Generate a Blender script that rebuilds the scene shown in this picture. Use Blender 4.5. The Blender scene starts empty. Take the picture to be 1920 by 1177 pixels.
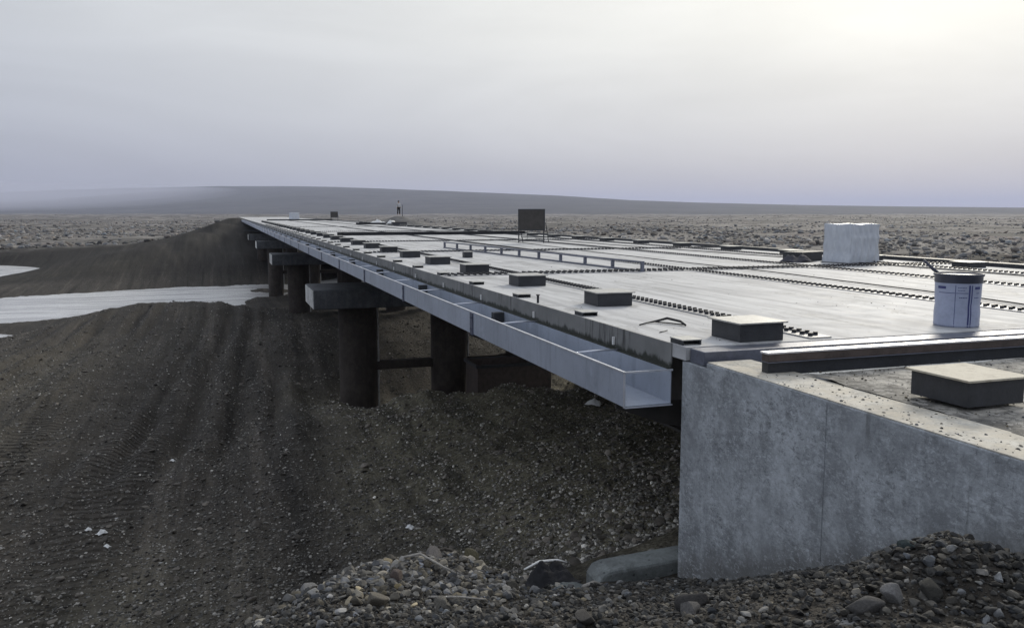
import bpy, bmesh, math, random
import numpy as np
from mathutils import Vector, Matrix
R = math.radians
random.seed(7); RNG = np.random.default_rng(11)
SC = bpy.context.scene
COL = SC.collection

# ------------------------------------------------------------------ helpers
def tag(o, label=None, cat=None, group=None, kind=None):
    if label: o['label'] = label
    if cat: o['category'] = cat
    if group: o['group'] = group
    if kind: o['kind'] = kind
    return o

def empty(name, loc=(0, 0, 0), rz=0.0):
    o = bpy.data.objects.new(name, None); COL.objects.link(o)
    o.location = loc; o.rotation_euler = (0, 0, rz); o.empty_display_size = .2
    return o

class MB:
    """collects simple solids and builds them as one mesh object"""
    def __init__(s): s.v = []; s.f = []
    def add(s, vs, fs):
        n = len(s.v); s.v += [tuple(v) for v in vs]; s.f += [tuple(i + n for i in f) for f in fs]
    def box(s, x0, x1, y0, y1, z0, z1):
        s.add([(x0,y0,z0),(x1,y0,z0),(x1,y1,z0),(x0,y1,z0),(x0,y0,z1),(x1,y0,z1),(x1,y1,z1),(x0,y1,z1)],
              [(3,2,1,0),(4,5,6,7),(0,1,5,4),(1,2,6,5),(2,3,7,6),(3,0,4,7)])
        return s
    def prism(s, poly, axis, a, b):
        """extrude a 2-D polygon along an axis between a and b"""
        def P(u, w, t): return {0:(t,u,w), 1:(u,t,w), 2:(u,w,t)}[axis]
        n = len(poly)
        vs = [P(u,w,a) for u,w in poly] + [P(u,w,b) for u,w in poly]
        fs = [tuple(range(n))[::-1], tuple(range(n,2*n))] + [(i,(i+1)%n,n+(i+1)%n,n+i) for i in range(n)]
        s.add(vs, fs); return s
    def cyl(s, c, r0, r1, z0, z1, n=24):
        vs = []
        for r, z in ((r0,z0),(r1,z1)):
            vs += [(c[0]+r*math.cos(2*math.pi*k/n), c[1]+r*math.sin(2*math.pi*k/n), z) for k in range(n)]
        s.add(vs, [tuple(range(n))[::-1], tuple(range(n,2*n))] + [(i,(i+1)%n,n+(i+1)%n,n+i) for i in range(n)])
        return s
    def lathe(s, c, prof, n=32):
        vs = []; fs = []; m = len(prof)
        for r, z in prof: vs += [(c[0]+r*math.cos(2*math.pi*k/n), c[1]+r*math.sin(2*math.pi*k/n), c[2]+z) for k in range(n)]
        for j in range(m-1):
            for i in range(n): fs.append((j*n+i, j*n+(i+1)%n, (j+1)*n+(i+1)%n, (j+1)*n+i))
        s.add(vs, fs); return s
    def tube(s, pts, r, n=8):
        pts = [Vector(p) for p in pts]; rs = r if isinstance(r, (list, tuple)) else [r]*len(pts)
        vs = []; fs = []; up = Vector((0,0,1))
        for i, p in enumerate(pts):
            t = (pts[min(i+1,len(pts)-1)] - pts[max(i-1,0)]).normalized()
            a = t.cross(up)
            if a.length < 1e-3: a = t.cross(Vector((1,0,0)))
            a.normalize(); b = a.cross(t)
            vs += [tuple(p + (a*math.cos(2*math.pi*k/n) + b*math.sin(2*math.pi*k/n))*rs[i]) for k in range(n)]
        for i in range(len(pts)-1):
            fs += [(i*n+k, i*n+(k+1)%n, (i+1)*n+(k+1)%n, (i+1)*n+k) for k in range(n)]
        fs += [tuple(range(n))[::-1], tuple(range((len(pts)-1)*n, len(pts)*n))]
        s.add(vs, fs); return s
    def mesh(s, name, m):
        me = bpy.data.meshes.new(name); me.from_pydata(s.v, [], s.f); me.materials.append(m); me.update()
        bm = bmesh.new(); bm.from_mesh(me); bmesh.ops.recalc_face_normals(bm, faces=bm.faces); bm.to_mesh(me); bm.free()
        return me
    def build(s, name, m, parent=None, bevel=0, smooth=False, seg=2):
        o = bpy.data.objects.new(name, s.mesh(name, m)); COL.objects.link(o); o.parent = parent
        if smooth: o.data.polygons.foreach_set('use_smooth', [True]*len(o.data.polygons))
        if bevel:
            b = o.modifiers.new('bevel', 'BEVEL'); b.width = bevel; b.segments = seg; b.limit_method = 'ANGLE'; b.angle_limit = R(40)
        return o

def copy_tree(o, parent=None):
    c = o.copy(); COL.objects.link(c); c.parent = parent
    for ch in list(o.children): copy_tree(ch, c)
    return c

def hashn(ix, iy, seed):
    h = (ix.astype(np.int64)*374761393 + iy.astype(np.int64)*668265263 + seed*1442695041) & 0x7fffffff
    h = ((h ^ (h >> 13))*1274126177) & 0x7fffffff
    return ((h ^ (h >> 16)) & 0xffff)/65535.0
def vnoise(x, y, seed=0):
    ix = np.floor(x); iy = np.floor(y); fx = x-ix; fy = y-iy
    fx = fx*fx*fx*(fx*(fx*6-15)+10); fy = fy*fy*fy*(fy*(fy*6-15)+10)
    a = hashn(ix,iy,seed); b = hashn(ix+1,iy,seed); c = hashn(ix,iy+1,seed); d = hashn(ix+1,iy+1,seed)
    return (a+(b-a)*fx)*(1-fy) + (c+(d-c)*fx)*fy
def fbm(x, y, oct=4, seed=0):
    s = 0; a = .5; t = 0
    for k in range(oct):
        s = s + a*(vnoise(x*2**k+17.3*k, y*2**k-9.1*k, seed+k)-.5); t += a; a *= .5
    return s/t*2
def sstep(a, b, x):
    t = np.clip((x-a)/(b-a), 0, 1); return t*t*(3-2*t)

# ------------------------------------------------------------------ materials
class NT:
    def __init__(s, tree): s.t = tree; s.n = tree.nodes; s.l = tree.links
    def node(s, typ, **kw):
        n = s.n.new(typ)
        for k, v in kw.items():
            if k.startswith('i_'):
                key = k[2:]; key = int(key) if key.isdigit() else key.replace('_', ' ')
                if isinstance(v, bpy.types.NodeSocket): s.l.new(v, n.inputs[key])
                else: n.inputs[key].default_value = v
            else: setattr(n, k, v)
        return n
    def math(s, op, a, b=None, c=None, clamp=False):
        n = s.n.new('ShaderNodeMath'); n.operation = op; n.use_clamp = clamp
        for i, v in enumerate((a, b, c)):
            if v is None: continue
            if isinstance(v, bpy.types.NodeSocket): s.l.new(v, n.inputs[i])
            else: n.inputs[i].default_value = v
        return n.outputs[0]
    def mix(s, fac, a, b, blend='MIX'):
        n = s.n.new('ShaderNodeMix'); n.data_type = 'RGBA'; n.blend_type = blend
        for i, v in ((0, fac), (6, a), (7, b)):
            if isinstance(v, bpy.types.NodeSocket): s.l.new(v, n.inputs[i])
            else: n.inputs[i].default_value = v if i == 0 else (*v[:3], 1)
        return n.outputs[2]
    def ramp(s, fac, stops, interp='LINEAR'):
        n = s.n.new('ShaderNodeValToRGB'); n.color_ramp.interpolation = interp
        e = n.color_ramp.elements
        while len(e) < len(stops): e.new(.5)
        for i, (p, c) in enumerate(stops):
            e[i].position = p; e[i].color = (c, c, c, 1) if not isinstance(c, (tuple, list)) else (*c[:3], 1)
        s.l.new(fac, n.inputs[0]); return n.outputs[0]
    def coord(s, scale=(1, 1, 1), rot=(0, 0, 0), kind='Object'):
        tc = s.n.new('ShaderNodeTexCoord'); m = s.n.new('ShaderNodeMapping')
        m.inputs['Scale'].default_value = scale; m.inputs['Rotation'].default_value = rot
        s.l.new(tc.outputs[kind], m.inputs[0]); return m.outputs[0]
    def wcoord(s, scale=(1, 1, 1), rot=(0, 0, 0)):
        g = s.n.new('ShaderNodeNewGeometry'); m = s.n.new('ShaderNodeMapping')
        m.inputs['Scale'].default_value = scale; m.inputs['Rotation'].default_value = rot
        s.l.new(g.outputs['Position'], m.inputs[0]); return m.outputs[0]
    def noise(s, vec, scale, detail=4, rough=.55, dist=0):
        n = s.node('ShaderNodeTexNoise', i_Scale=scale, i_Detail=detail, i_Roughness=rough, i_Distortion=dist)
        s.l.new(vec, n.inputs['Vector']); return n.outputs['Fac']
    def voro(s, vec, scale, feature='F1', out='Distance'):
        n = s.node('ShaderNodeTexVoronoi', feature=feature, i_Scale=scale); s.l.new(vec, n.inputs['Vector']); return n.outputs[out]

def new_mat(name):
    m = bpy.data.materials.new(name); m.use_nodes = True; t = NT(m.node_tree)
    p = m.node_tree.nodes['Principled BSDF']; return m, t, p
def finish(t, p, col, rough, metal=0.0, bump=None, bstr=.3, bdist=.01, spec=None):
    for key, v in (('Base Color', col), ('Roughness', rough), ('Metallic', metal)):
        if isinstance(v, bpy.types.NodeSocket): t.l.new(v, p.inputs[key])
        elif key == 'Base Color': p.inputs[key].default_value = (*v[:3], 1)
        else: p.inputs[key].default_value = v
    if spec is not None: p.inputs['Specular IOR Level'].default_value = spec
    if bump is not None:
        b = t.node('ShaderNodeBump', i_Strength=bstr, i_Distance=bdist); t.l.new(bump, b.inputs['Height'])
        t.l.new(b.outputs[0], p.inputs['Normal'])

def simple(name, col, rough=.6, metal=0., var=.25, scale=6., bstr=.15, spec=.5, dirt=None, stretch=(1,1,1)):
    """paint / metal / cloth with uneven tone, scuffs and a little relief"""
    m, t, p = new_mat(name); v = t.wcoord(stretch)
    n1 = t.noise(v, scale, 5, .6); n2 = t.noise(v, scale*7, 3, .6)
    k = t.math('ADD', t.math('MULTIPLY', n1, .7), t.math('MULTIPLY', n2, .3))
    c = t.mix(t.ramp(k, [(.35, 0.), (.65, 1.)]), tuple(x*(1-var) for x in col), tuple(min(1, x*(1+var)) for x in col))
    if dirt: c = t.mix(t.ramp(t.noise(v, scale*1.7, 6, .7), [(.5, 0.), (.68, .8)]), c, dirt)
    r = t.math('ADD', t.math('MULTIPLY', n1, .25), rough-.12)
    finish(t, p, c, r, metal, n2, bstr, .01, spec); return m

def concrete(name, base=(.33,.335,.33), stain=.55, rough=.85, streak=True, warm=None, scr=.6):
    m, t, p = new_mat(name); v = t.wcoord(); vs = t.wcoord((1,1,.12))
    big = t.noise(v, 1.3, 6, .62); mid = t.noise(v, 6, 6, .7); fine = t.noise(v, 60, 3, .6); st = t.noise(vs, 7, 5, .65)
    c = t.mix(t.ramp(big, [(.32, 0.), (.68, 1.)]), tuple(x*.66 for x in base), tuple(x*1.18 for x in base))
    c = t.mix(t.ramp(mid, [(.42, 0.), (.66, .55)]), c, tuple(x*.55 for x in base))
    c = t.mix(t.ramp(mid, [(.30, .4), (.42, 0.)]), c, tuple(x*1.35 for x in base))
    if streak: c = t.mix(t.ramp(st, [(.48, 0.), (.72, stain)]), c, tuple(x*.45 for x in base))
    pat = t.noise(t.wcoord((1,1,.75)), 3.4, 7, .72, .3)
    c = t.mix(t.ramp(pat, [(.50,0.),(.60,.45)]), c, tuple(min(1,x*1.4) for x in base))
    c = t.mix(t.ramp(pat, [(.38,.7),(.46,0.)]), c, tuple(x*.55 for x in base))
    c = t.mix(t.ramp(t.noise(t.wcoord((1,1,.05)), 5, 5, .75), [(.58,0.),(.68,.28)]), c, tuple(min(1,x*1.55) for x in base))
    if scr == 1.0:
        g_ = t.node('ShaderNodeNewGeometry'); sz = t.node('ShaderNodeSeparateXYZ'); t.l.new(g_.outputs['Position'], sz.inputs[0])
        hgt = t.math('SUBTRACT', sz.outputs[2], t.math('MULTIPLY_ADD', sz.outputs[1], -.44, .68))      # height above the sloping gravel
        hgt = t.math('ADD', hgt, t.math('MULTIPLY', t.math('SUBTRACT', t.noise(v, 9, 6, .75), .5), .34))
        c = t.mix(t.node('ShaderNodeMapRange', i_0=hgt, i_1=.02, i_2=.20, i_3=.7, i_4=0.).outputs[0], c, (.12,.115,.105))
        rs = t.math('MULTIPLY', t.ramp(t.noise(t.wcoord((1,1,.04)), 13, 4, .7), [(.60,0.),(.66,.6)]), t.ramp(t.noise(t.wcoord((1,1,.5)), 1.5, 3, .5), [(.5,0.),(.6,1.)]))
        c = t.mix(rs, c, (.13,.135,.13))
    # air-bubble pits, few and irregular
    pv = t.voro(v, 17); pr = t.voro(v, 17, 'F1', 'Color')
    sep = t.node('ShaderNodeSeparateColor'); t.l.new(pr, sep.inputs[0])
    on = t.math('GREATER_THAN', sep.outputs[0], .74)
    pit = t.math('MULTIPLY', on, t.ramp(pv, [(.12, 1.), (.22, 0.)]))
    c = t.mix(t.math('MULTIPLY', pit, .75), c, tuple(x*.18 for x in base))
    # rough scraped patches
    sv = t.wcoord((1,1,.6)); sc_ = t.noise(sv, 34, 4, .75, 1.0)
    patch = t.math('MULTIPLY', t.ramp(sc_, [(.60, 0.), (.66, 1.)]), t.ramp(t.noise(v, 2.3, 3, .5), [(.46, 0.), (.58, 1.)]))
    c = t.mix(t.math('MULTIPLY', patch, .6), c, tuple(x*.35 for x in base))
    # trowel and shutter scratches, light and dark, in ragged fields
    sv2 = t.wcoord((1,.7,1.3), (R(20),0,0)); k1 = t.noise(sv2, 30, 5, .85, .5); fld = t.ramp(t.noise(v, 1.9, 4, .6), [(.38, .15), (.62, 1.)])
    c = t.mix(t.math('MULTIPLY', t.math('MULTIPLY', t.ramp(k1, [(.54, 0.), (.60, 1.)]), fld), .85*scr), c, tuple(x*.42 for x in base))
    c = t.mix(t.math('MULTIPLY', t.math('MULTIPLY', t.ramp(k1, [(.40, 1.), (.46, 0.)]), fld), .6*scr), c, tuple(min(1,x*1.6) for x in base))
    if warm: c = t.mix(t.ramp(t.noise(v, 9, 5, .6), [(.4, 0.), (.6, .6)]), c, warm)
    h = t.math('SUBTRACT', t.math('ADD', fine, t.math('MULTIPLY', mid, .6)), t.math('ADD', t.math('MULTIPLY', pit, 1.5), patch))
    finish(t, p, c, rough, 0, h, .45, .006, .35); return m

def steel_paint(name, col, dark, rough=.42, metal=.6, drip=False):
    m, t, p = new_mat(name); v = t.wcoord(); vs = t.wcoord((1,1,.10))
    big = t.noise(v, 1.1, 4, .55); n = t.noise(v, 14, 5, .65); st = t.noise(vs, 9, 5, .7)
    c = t.mix(t.ramp(big, [(.3, 0.), (.7, 1.)]), tuple(x*.82 for x in col), tuple(min(1,x*1.12) for x in col))
    c = t.mix(t.ramp(n, [(.55, 0.), (.75, .35)]), c, tuple(x*.7 for x in col))
    if drip: c = t.mix(t.ramp(st, [(.46, 0.), (.62, .85)]), c, dark)
    else: c = t.mix(t.ramp(st, [(.54, 0.), (.70, .6)]), c, dark); c = t.mix(t.ramp(t.noise(v, 38, 5, .8), [(.60,0.),(.68,.5)]), c, tuple(x*.5 for x in dark)); c = t.mix(t.ramp(t.noise(v, 3.1, 6, .75), [(.58,0.),(.66,.45)]), c, tuple(min(1,x*1.25) for x in col))
    r = t.math('ADD', t.math('MULTIPLY', n, .3), rough-.15)
    finish(t, p, c, r, metal, t.noise(v, 5, 3, .5), .12, .01, .5); return m

M = {}
def fascia_mat():
    m, t, p = new_mat('weathered_primer'); v = t.wcoord(); vs = t.wcoord((1,1,.08)); n = t.noise(v, 2.2, 5, .6); st = t.noise(vs, 11, 5, .75)
    c = t.mix(t.ramp(n, [(.3,0.),(.7,1.)]), (.17,.172,.168), (.27,.27,.262))
    drip = t.math('MULTIPLY', t.ramp(st, [(.50,0.),(.60,.9)]), t.ramp(t.noise(v, 1.1, 3, .5), [(.48,0.),(.60,1.)]))
    c = t.mix(drip, c, (.042,.042,.040))
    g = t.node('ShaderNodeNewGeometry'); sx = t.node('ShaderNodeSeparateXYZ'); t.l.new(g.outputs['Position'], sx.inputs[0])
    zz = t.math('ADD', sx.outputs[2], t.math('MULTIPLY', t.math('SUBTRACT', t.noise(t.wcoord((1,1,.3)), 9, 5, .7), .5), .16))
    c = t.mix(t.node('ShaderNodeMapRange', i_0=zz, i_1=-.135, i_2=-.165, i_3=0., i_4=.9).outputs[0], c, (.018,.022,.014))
    finish(t, p, c, .65, .05, t.noise(v, 30, 4, .7), .3, .004, .4); return m
M['wall'] = concrete('shuttered_concrete', (.42,.445,.468), .3, scr=1.0)
M['wall_top'] = concrete('dusty_concrete', (.62,.59,.52), .2, warm=(.66,.59,.47))
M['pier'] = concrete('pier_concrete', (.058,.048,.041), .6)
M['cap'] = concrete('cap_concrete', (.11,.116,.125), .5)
M['cap_end'] = concrete('pale_concrete', (.66,.66,.64), .2)
M['block'] = concrete('block_concrete', (.25,.27,.265), .3)
M['trough'] = steel_paint('galvanised_steel', (.43,.475,.56), (.24,.27,.33), .42, .25)
M['trough_edge'] = simple('bare_edge_steel', (.72,.74,.80), .35, .7, .1)
M['fascia'] = fascia_mat()
M['dark_steel'] = simple('dark_primer_steel', (.045,.047,.052), .55, .1, .25, 9, spec=.35)
M['girder'] = simple('girder_steel', (.06,.055,.05), .7, .1, .35, 2)
M['plate_top'] = simple('pale_plate_steel', (.46,.455,.43), .45, .25, .15, 8, dirt=(.28,.26,.22))
M['bolt'] = simple('bolt_steel', (.035,.036,.042), .5, .3, .2, 40)
M['splice'] = simple('splice_plate', (.34,.34,.345), .5, .25, .18, 5)
M['joint'] = simple('joint_steel', (.15,.16,.20), .45, .4, .25, 6)
M['strap'] = simple('joint_strap_steel', (.10,.11,.16), .5, .2, .2, 6)
M['rust'] = simple('brown_steel', (.085,.066,.058), .75, .1, .4, 7)
M['bright'] = simple('bright_flange', (.75,.74,.75), .4, .5, .12, 9)
M['film'] = None
M['white_plastic'] = simple('white_plastic', (.8,.8,.78), .4, 0, .05, 10)
M['black_cloth'] = simple('black_cloth', (.012,.012,.015), .8, 0, .3, 10, .4)
M['rubber'] = simple('black_rubber', (.015,.015,.016), .55, 0, .2, 20)
M['sign'] = simple('weathered_board', (.055,.050,.046), .75, 0, .3, 6)
M['wood'] = simple('grey_driftwood', (.33,.31,.28), .8, 0, .3, 25, .4)
M['dark_wood'] = simple('wet_wood', (.07,.06,.05), .8, 0, .3, 25, .4)
M['litter'] = simple('white_litter', (.78,.78,.76), .6, 0, .08, 30)

def deck_mat():
    m, t, p = new_mat('deck_coating'); v = t.wcoord(); vl = t.wcoord((3.2,.22,1))
    big = t.noise(v, .55, 5, .6); mid = t.noise(v, 3.2, 6, .65); streak = t.noise(vl, 1.6, 5, .6); fine = t.noise(v, 70, 2, .5)
    c = t.mix(t.ramp(big, [(.3,0.),(.7,1.)]), (.53,.53,.53), (.63,.63,.625))
    c = t.mix(t.ramp(streak, [(.45,0.),(.62,.8)]), c, (.36,.36,.365))
    c = t.mix(t.ramp(mid, [(.58,0.),(.74,.5)]), c, (.34,.335,.32))
    c = t.mix(t.ramp(t.noise(v, 13, 4, .7), [(.62,0.),(.70,.7)]), c, (.17,.165,.16))
    c = t.mix(t.ramp(t.noise(t.wcoord((1.6,.7,1)), 1.1, 7, .72, .8), [(.56,0.),(.60,.55),(.64,.15)]), c, (.22,.215,.205))
    c = t.mix(t.ramp(t.noise(v, .9, 3, .5), [(.60,0.),(.66,.5)]), c, (.33,.33,.335))
    r = t.math('ADD', t.math('MULTIPLY', mid, .25), .56)
    finish(t, p, c, r, .0, t.math('ADD', t.math('MULTIPLY', streak, .8), t.math('MULTIPLY', fine, .15)), .12, .02, .38); return m
M['deck'] = deck_mat()

def film_mat():
    m, t, p = new_mat('white_stretch_film'); v = t.wcoord((1,1,.35)); v2 = t.wcoord()
    n = t.noise(v, 9, 4, .6, 1.2); n2 = t.noise(v2, 3, 4, .6)
    c = t.mix(t.ramp(n, [(.35,0.),(.65,1.)]), (.47,.50,.55), (.57,.60,.64))
    c = t.mix(t.ramp(n2, [(.5,0.),(.7,.4)]), c, (.42,.455,.52))
    finish(t, p, c, .28, 0, n, .5, .02, .6); return m
M['film'] = film_mat()

def ground_mat():
    m, t, p = new_mat('gravel_and_tundra')
    a = t.node('ShaderNodeAttribute', attribute_name='mask'); sep = t.node('ShaderNodeSeparateColor'); t.l.new(a.outputs['Color'], sep.inputs[0])
    tun, oli, trk = sep.outputs[0], sep.outputs[1], sep.outputs[2]
    v = t.wcoord()
    big = t.noise(v, .22, 5, .6); mid = t.noise(v, 1.4, 6, .7); fine = t.noise(v, 9, 5, .7)
    # stones: three sizes, each cell its own grey
    def cells(scale, thr):
        c = t.voro(v, scale, 'F1', 'Color'); d = t.voro(v, scale); s_ = t.node('ShaderNodeSeparateColor'); t.l.new(c, s_.inputs[0])
        return s_.outputs[0], s_.outputs[1], d
    r1, q1, d1 = cells(9, .5); r2, q2, d2 = cells(24, .5); r3, q3, d3 = cells(4.2, .5)
    base = t.mix(t.ramp(big, [(.3,0.),(.7,1.)]), (.028,.024,.0185), (.066,.056,.043))
    base = t.mix(t.ramp(mid, [(.35,0.),(.7,.8)]), base, (.052,.046,.040))
    st = t.ramp(r2, [(0.,(.016,.0145,.013)),(.6,(.042,.038,.034)),(.84,(.085,.08,.073)),(.93,(.16,.153,.142)),(1.,(.28,.27,.25))])
    base = t.mix(t.math('MULTIPLY', t.ramp(d2, [(.28,.85),(.5,0.)]), t.ramp(fine, [(.35,.2),(.6,1.)])), base, st)
    st1 = t.ramp(r1, [(0.,(.018,.016,.014)),(.5,(.05,.046,.04)),(.75,(.09,.085,.077)),(.9,(.15,.143,.133)),(.97,.24),(1.,.45)])
    base = t.mix(t.math('MULTIPLY', t.ramp(d1, [(.22,.9),(.36,0.)]), t.math('GREATER_THAN', q1, .62)), base, st1)
    st3 = t.ramp(r3, [(0.,.02),(.7,.05),(.95,.12),(1.,.3)])
    base = t.mix(t.math('MULTIPLY', t.ramp(d3, [(.14,.9),(.2,0.)]), t.math('GREATER_THAN', q3, .84)), base, st3)
    olive = t.mix(t.ramp(fine, [(.35,0.),(.65,1.)]), (.085,.077,.052), (.29,.265,.185))  # olive mossy soil, its colour lifted to offset shade below the deck
    of = t.math('MULTIPLY', oli, t.ramp(t.math('ADD', t.math('MULTIPLY', big, .5), t.math('MULTIPLY', mid, .5)), [(.36,.2),(.56,.95)]))
    base = t.mix(of, base, olive)
    fu = t.noise(t.wcoord((1.5,.05,.3), (0,0,R(3.4))), 1., 6, .72); mound_dark = t.node('ShaderNodeCombineColor', i_0=a.outputs['Alpha'], i_1=a.outputs['Alpha'], i_2=a.outputs['Alpha']).outputs[0]; base = t.mix(1., base, mound_dark, 'MULTIPLY'); base = t.mix(1., base, t.ramp(fu, [(.38,.50),(.47,.95),(.56,1.05),(.63,1.7)]), 'MULTIPLY')  # mask alpha multiplies the far embankment darker
    # tundra: dry grass, low scrub
    vt = t.wcoord((1,1,1)); t1 = t.noise(vt, .05, 7, .68); t2 = t.noise(vt, .011, 5, .6); t3 = t.noise(vt, .5, 5, .7)
    tc = t.mix(t.ramp(t1, [(.42,0.),(.56,1.)]), (.050,.045,.040), (.25,.23,.208))
    tc = t.mix(t.ramp(t3, [(.5,0.),(.64,.6)]), tc, (.33,.31,.285))
    tc = t.mix(t.ramp(t.noise(vt, .12, 6, .7), [(.52,0.),(.6,.75)]), tc, (.055,.052,.045))
    tc = t.mix(t.ramp(t2, [(.50,0.),(.60,.6)]), tc, (.070,.070,.060))
    tc = t.mix(t.ramp(t.noise(vt, .024, 6, .7), [(.56,0.),(.66,.6)]), tc, (.150,.115,.110))
    tc = t.mix(t.ramp(t.noise(vt, .017, 3, .5), [(.70,0.),(.73,.8)]), tc, (.42,.42,.43))
    col = t.mix(tun, base, tc)
    # relief
    wv = t.node('ShaderNodeTexWave', i_Scale=1.0, i_Distortion=.5, i_Detail=1.0, wave_profile='SIN', bands_direction='Y')
    t.l.new(t.wcoord((1,1,1), (0,0,R(2))), wv.inputs['Vector'])
    h = t.math('ADD', t.math('MULTIPLY', fine, .9), t.math('MULTIPLY', t.math('SUBTRACT', .6, d2), .35))
    h = t.math('ADD', h, t.math('MULTIPLY', t.math('SUBTRACT', .6, d1), .5))
    h = t.math('ADD', h, t.math('MULTIPLY', mid, 1.4))
    h = t.math('ADD', h, t.math('MULTIPLY', t.math('MULTIPLY', wv.outputs['Fac'], trk), 2.8))
    finish(t, p, col, .88, 0, h, .8, .07, .25); return m
M['ground'] = ground_mat()

def stone_mat(name, lo, hi):
    m, t, p = new_mat(name); a = t.node('ShaderNodeAttribute', attribute_name='tint'); v = t.coord()
    n = t.noise(v, 22, 5, .65); c = t.mix(t.ramp(n, [(.35,0.),(.65,1.)]), lo, hi)
    c = t.mix(1., c, a.outputs['Color'], 'MULTIPLY')
    finish(t, p, c, .8, 0, n, .4, .01, .35); return m
M['stone'] = stone_mat('gravel_stone', (.7,.69,.66), (1.25,1.22,1.18))

def rock_mat(name, col):
    m, t, p = new_mat(name); v = t.coord(); n = t.noise(v, 9, 6, .7); n2 = t.noise(v, 45, 4, .7)
    c = t.mix(t.ramp(n, [(.35,0.),(.65,1.)]), tuple(x*.6 for x in col), tuple(x*1.25 for x in col))
    c = t.mix(t.ramp(n2, [(.55,0.),(.7,.5)]), c, tuple(x*.45 for x in col))
    finish(t, p, c, .82, 0, t.math('ADD', n, n2), .5, .01, .3); return m

def hill_mat():
    m, t, p = new_mat('hill_tundra'); v = t.wcoord(); n = t.noise(v, .007, 8, .75); n2 = t.noise(v, .0022, 5, .6)
    c = t.mix(t.ramp(n, [(.35,0.),(.65,1.)]), (.010,.014,.018), (.070,.075,.078))
    c = t.mix(t.ramp(n2, [(.5,0.),(.62,.7)]), c, (.026,.034,.030))
    c = t.mix(t.ramp(t.noise(t.wcoord((1,.25,1)), .012, 5, .7), [(.64,0.),(.72,.6)]), c, (.12,.115,.11))
    finish(t, p, c, .9, 0, n, .5, 6., .2); return m
M['hill'] = hill_mat()

def water_mat():
    m, t, p = new_mat('silty_water_sky_sheen'); v = t.wcoord((1,1,1)); n = t.noise(t.wcoord((.35,1.3,1), (0,0,R(12))), 1.0, 5, .65); n2 = t.noise(t.wcoord((.12,.6,1), (0,0,R(12))), 1., 5, .7)
    c = t.mix(t.ramp(n2, [(.46,0.),(.56,1.)]), (.50,.50,.505), (.72,.72,.72))  # pale silt colour, raised so that it also paints in reflected sky
    finish(t, p, c, .16, 0, t.math('ADD', n, t.math('MULTIPLY', t.noise(v, 4, 3, .6), .3)), .55, .3, .6)
    p.inputs['IOR'].default_value = 1.33; return m
M['water'] = water_mat()

# ------------------------------------------------------------------ camera
cam_d = bpy.data.cameras.new('camera'); cam = bpy.data.objects.new('camera', cam_d); COL.objects.link(cam)
cam_d.sensor_fit = 'HORIZONTAL'; cam_d.sensor_width = 36; cam_d.lens = 36*1600/1920
cam_d.clip_start = .05; cam_d.clip_end = 60000
YAW = R(18.6); PITCH = math.atan(190/1600)
fw = Vector((math.sin(YAW)*math.cos(PITCH), math.cos(YAW)*math.cos(PITCH), -math.sin(PITCH)))
cam.location = (0, 0, 1.0); cam.rotation_euler = fw.to_track_quat('-Z', 'Y').to_euler()
SC.camera = cam

# ------------------------------------------------------------------ light, sky, air
SUN_AZ, SUN_EL = R(46), R(24)                 # azimuth from +Y towards +X
sd = Vector((math.sin(SUN_AZ)*math.cos(SUN_EL), math.cos(SUN_AZ)*math.cos(SUN_EL), math.sin(SUN_EL)))
sl = bpy.data.lights.new('sun', 'SUN'); sl.energy = 1.5; sl.angle = R(14); sl.color = (1, .93, .80)
so = bpy.data.objects.new('sun', sl); COL.objects.link(so); so.rotation_euler = sd.to_track_quat('Z', 'Y').to_euler()
so.location = sd*50
W = bpy.data.worlds.new('World'); SC.world = W; W.use_nodes = True
wt = NT(W.node_tree); W.node_tree.nodes.clear()
sky = wt.node('ShaderNodeTexSky', sky_type='NISHITA', sun_disc=False, sun_elevation=SUN_EL, sun_rotation=SUN_AZ)
tc = wt.node('ShaderNodeTexCoord'); D = tc.outputs['Generated']
sx = wt.node('ShaderNodeSeparateXYZ'); wt.l.new(D, sx.inputs[0])
elev = wt.ramp(sx.outputs[2], [(0., (.39,.40,.455)), (.04, (.44,.45,.505)), (.10, (.58,.585,.605)), (.19, (.71,.71,.69)), (.30, (.79,.79,.752)), (.45, (.84,.84,.795)), (1., (.84,.84,.83))])
dp = wt.node('ShaderNodeVectorMath', operation='DOT_PRODUCT'); wt.l.new(D, dp.inputs[0]); dp.inputs[1].default_value = sd
glow = wt.math('POWER', wt.math('MAXIMUM', dp.outputs['Value'], 0.), 9.)
gl2 = wt.math('POWER', wt.math('MAXIMUM', dp.outputs['Value'], 0.), 60.)
map_ = wt.node('ShaderNodeMapping'); map_.inputs['Scale'].default_value = (1.1, 1.1, 5.0); wt.l.new(D, map_.inputs[0])
cl = wt.noise(map_.outputs[0], 1.9, 6, .58, .9)
cl = wt.ramp(cl, [(.3, .92), (.7, 1.06)])
side = wt.node('ShaderNodeVectorMath', operation='DOT_PRODUCT'); wt.l.new(D, side.inputs[0]); side.inputs[1].default_value = (math.sin(SUN_AZ), math.cos(SUN_AZ), 0)
sidef = wt.node('ShaderNodeMapRange', i_0=side.outputs['Value'], i_1=.3, i_2=1., i_3=.67, i_4=1.08).outputs[0]
c = wt.mix(1., elev, cl, 'MULTIPLY')
c = wt.mix(wt.node('ShaderNodeMapRange', i_0=side.outputs['Value'], i_1=.9, i_2=.1, i_3=0., i_4=1.).outputs[0], c, wt.mix(1., c, (.88,.95,1.12), 'MULTIPLY'))
cmb = wt.node('ShaderNodeVectorMath', operation='SCALE'); wt.l.new(c, cmb.inputs[0]); wt.l.new(sidef, cmb.inputs['Scale'])
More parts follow.
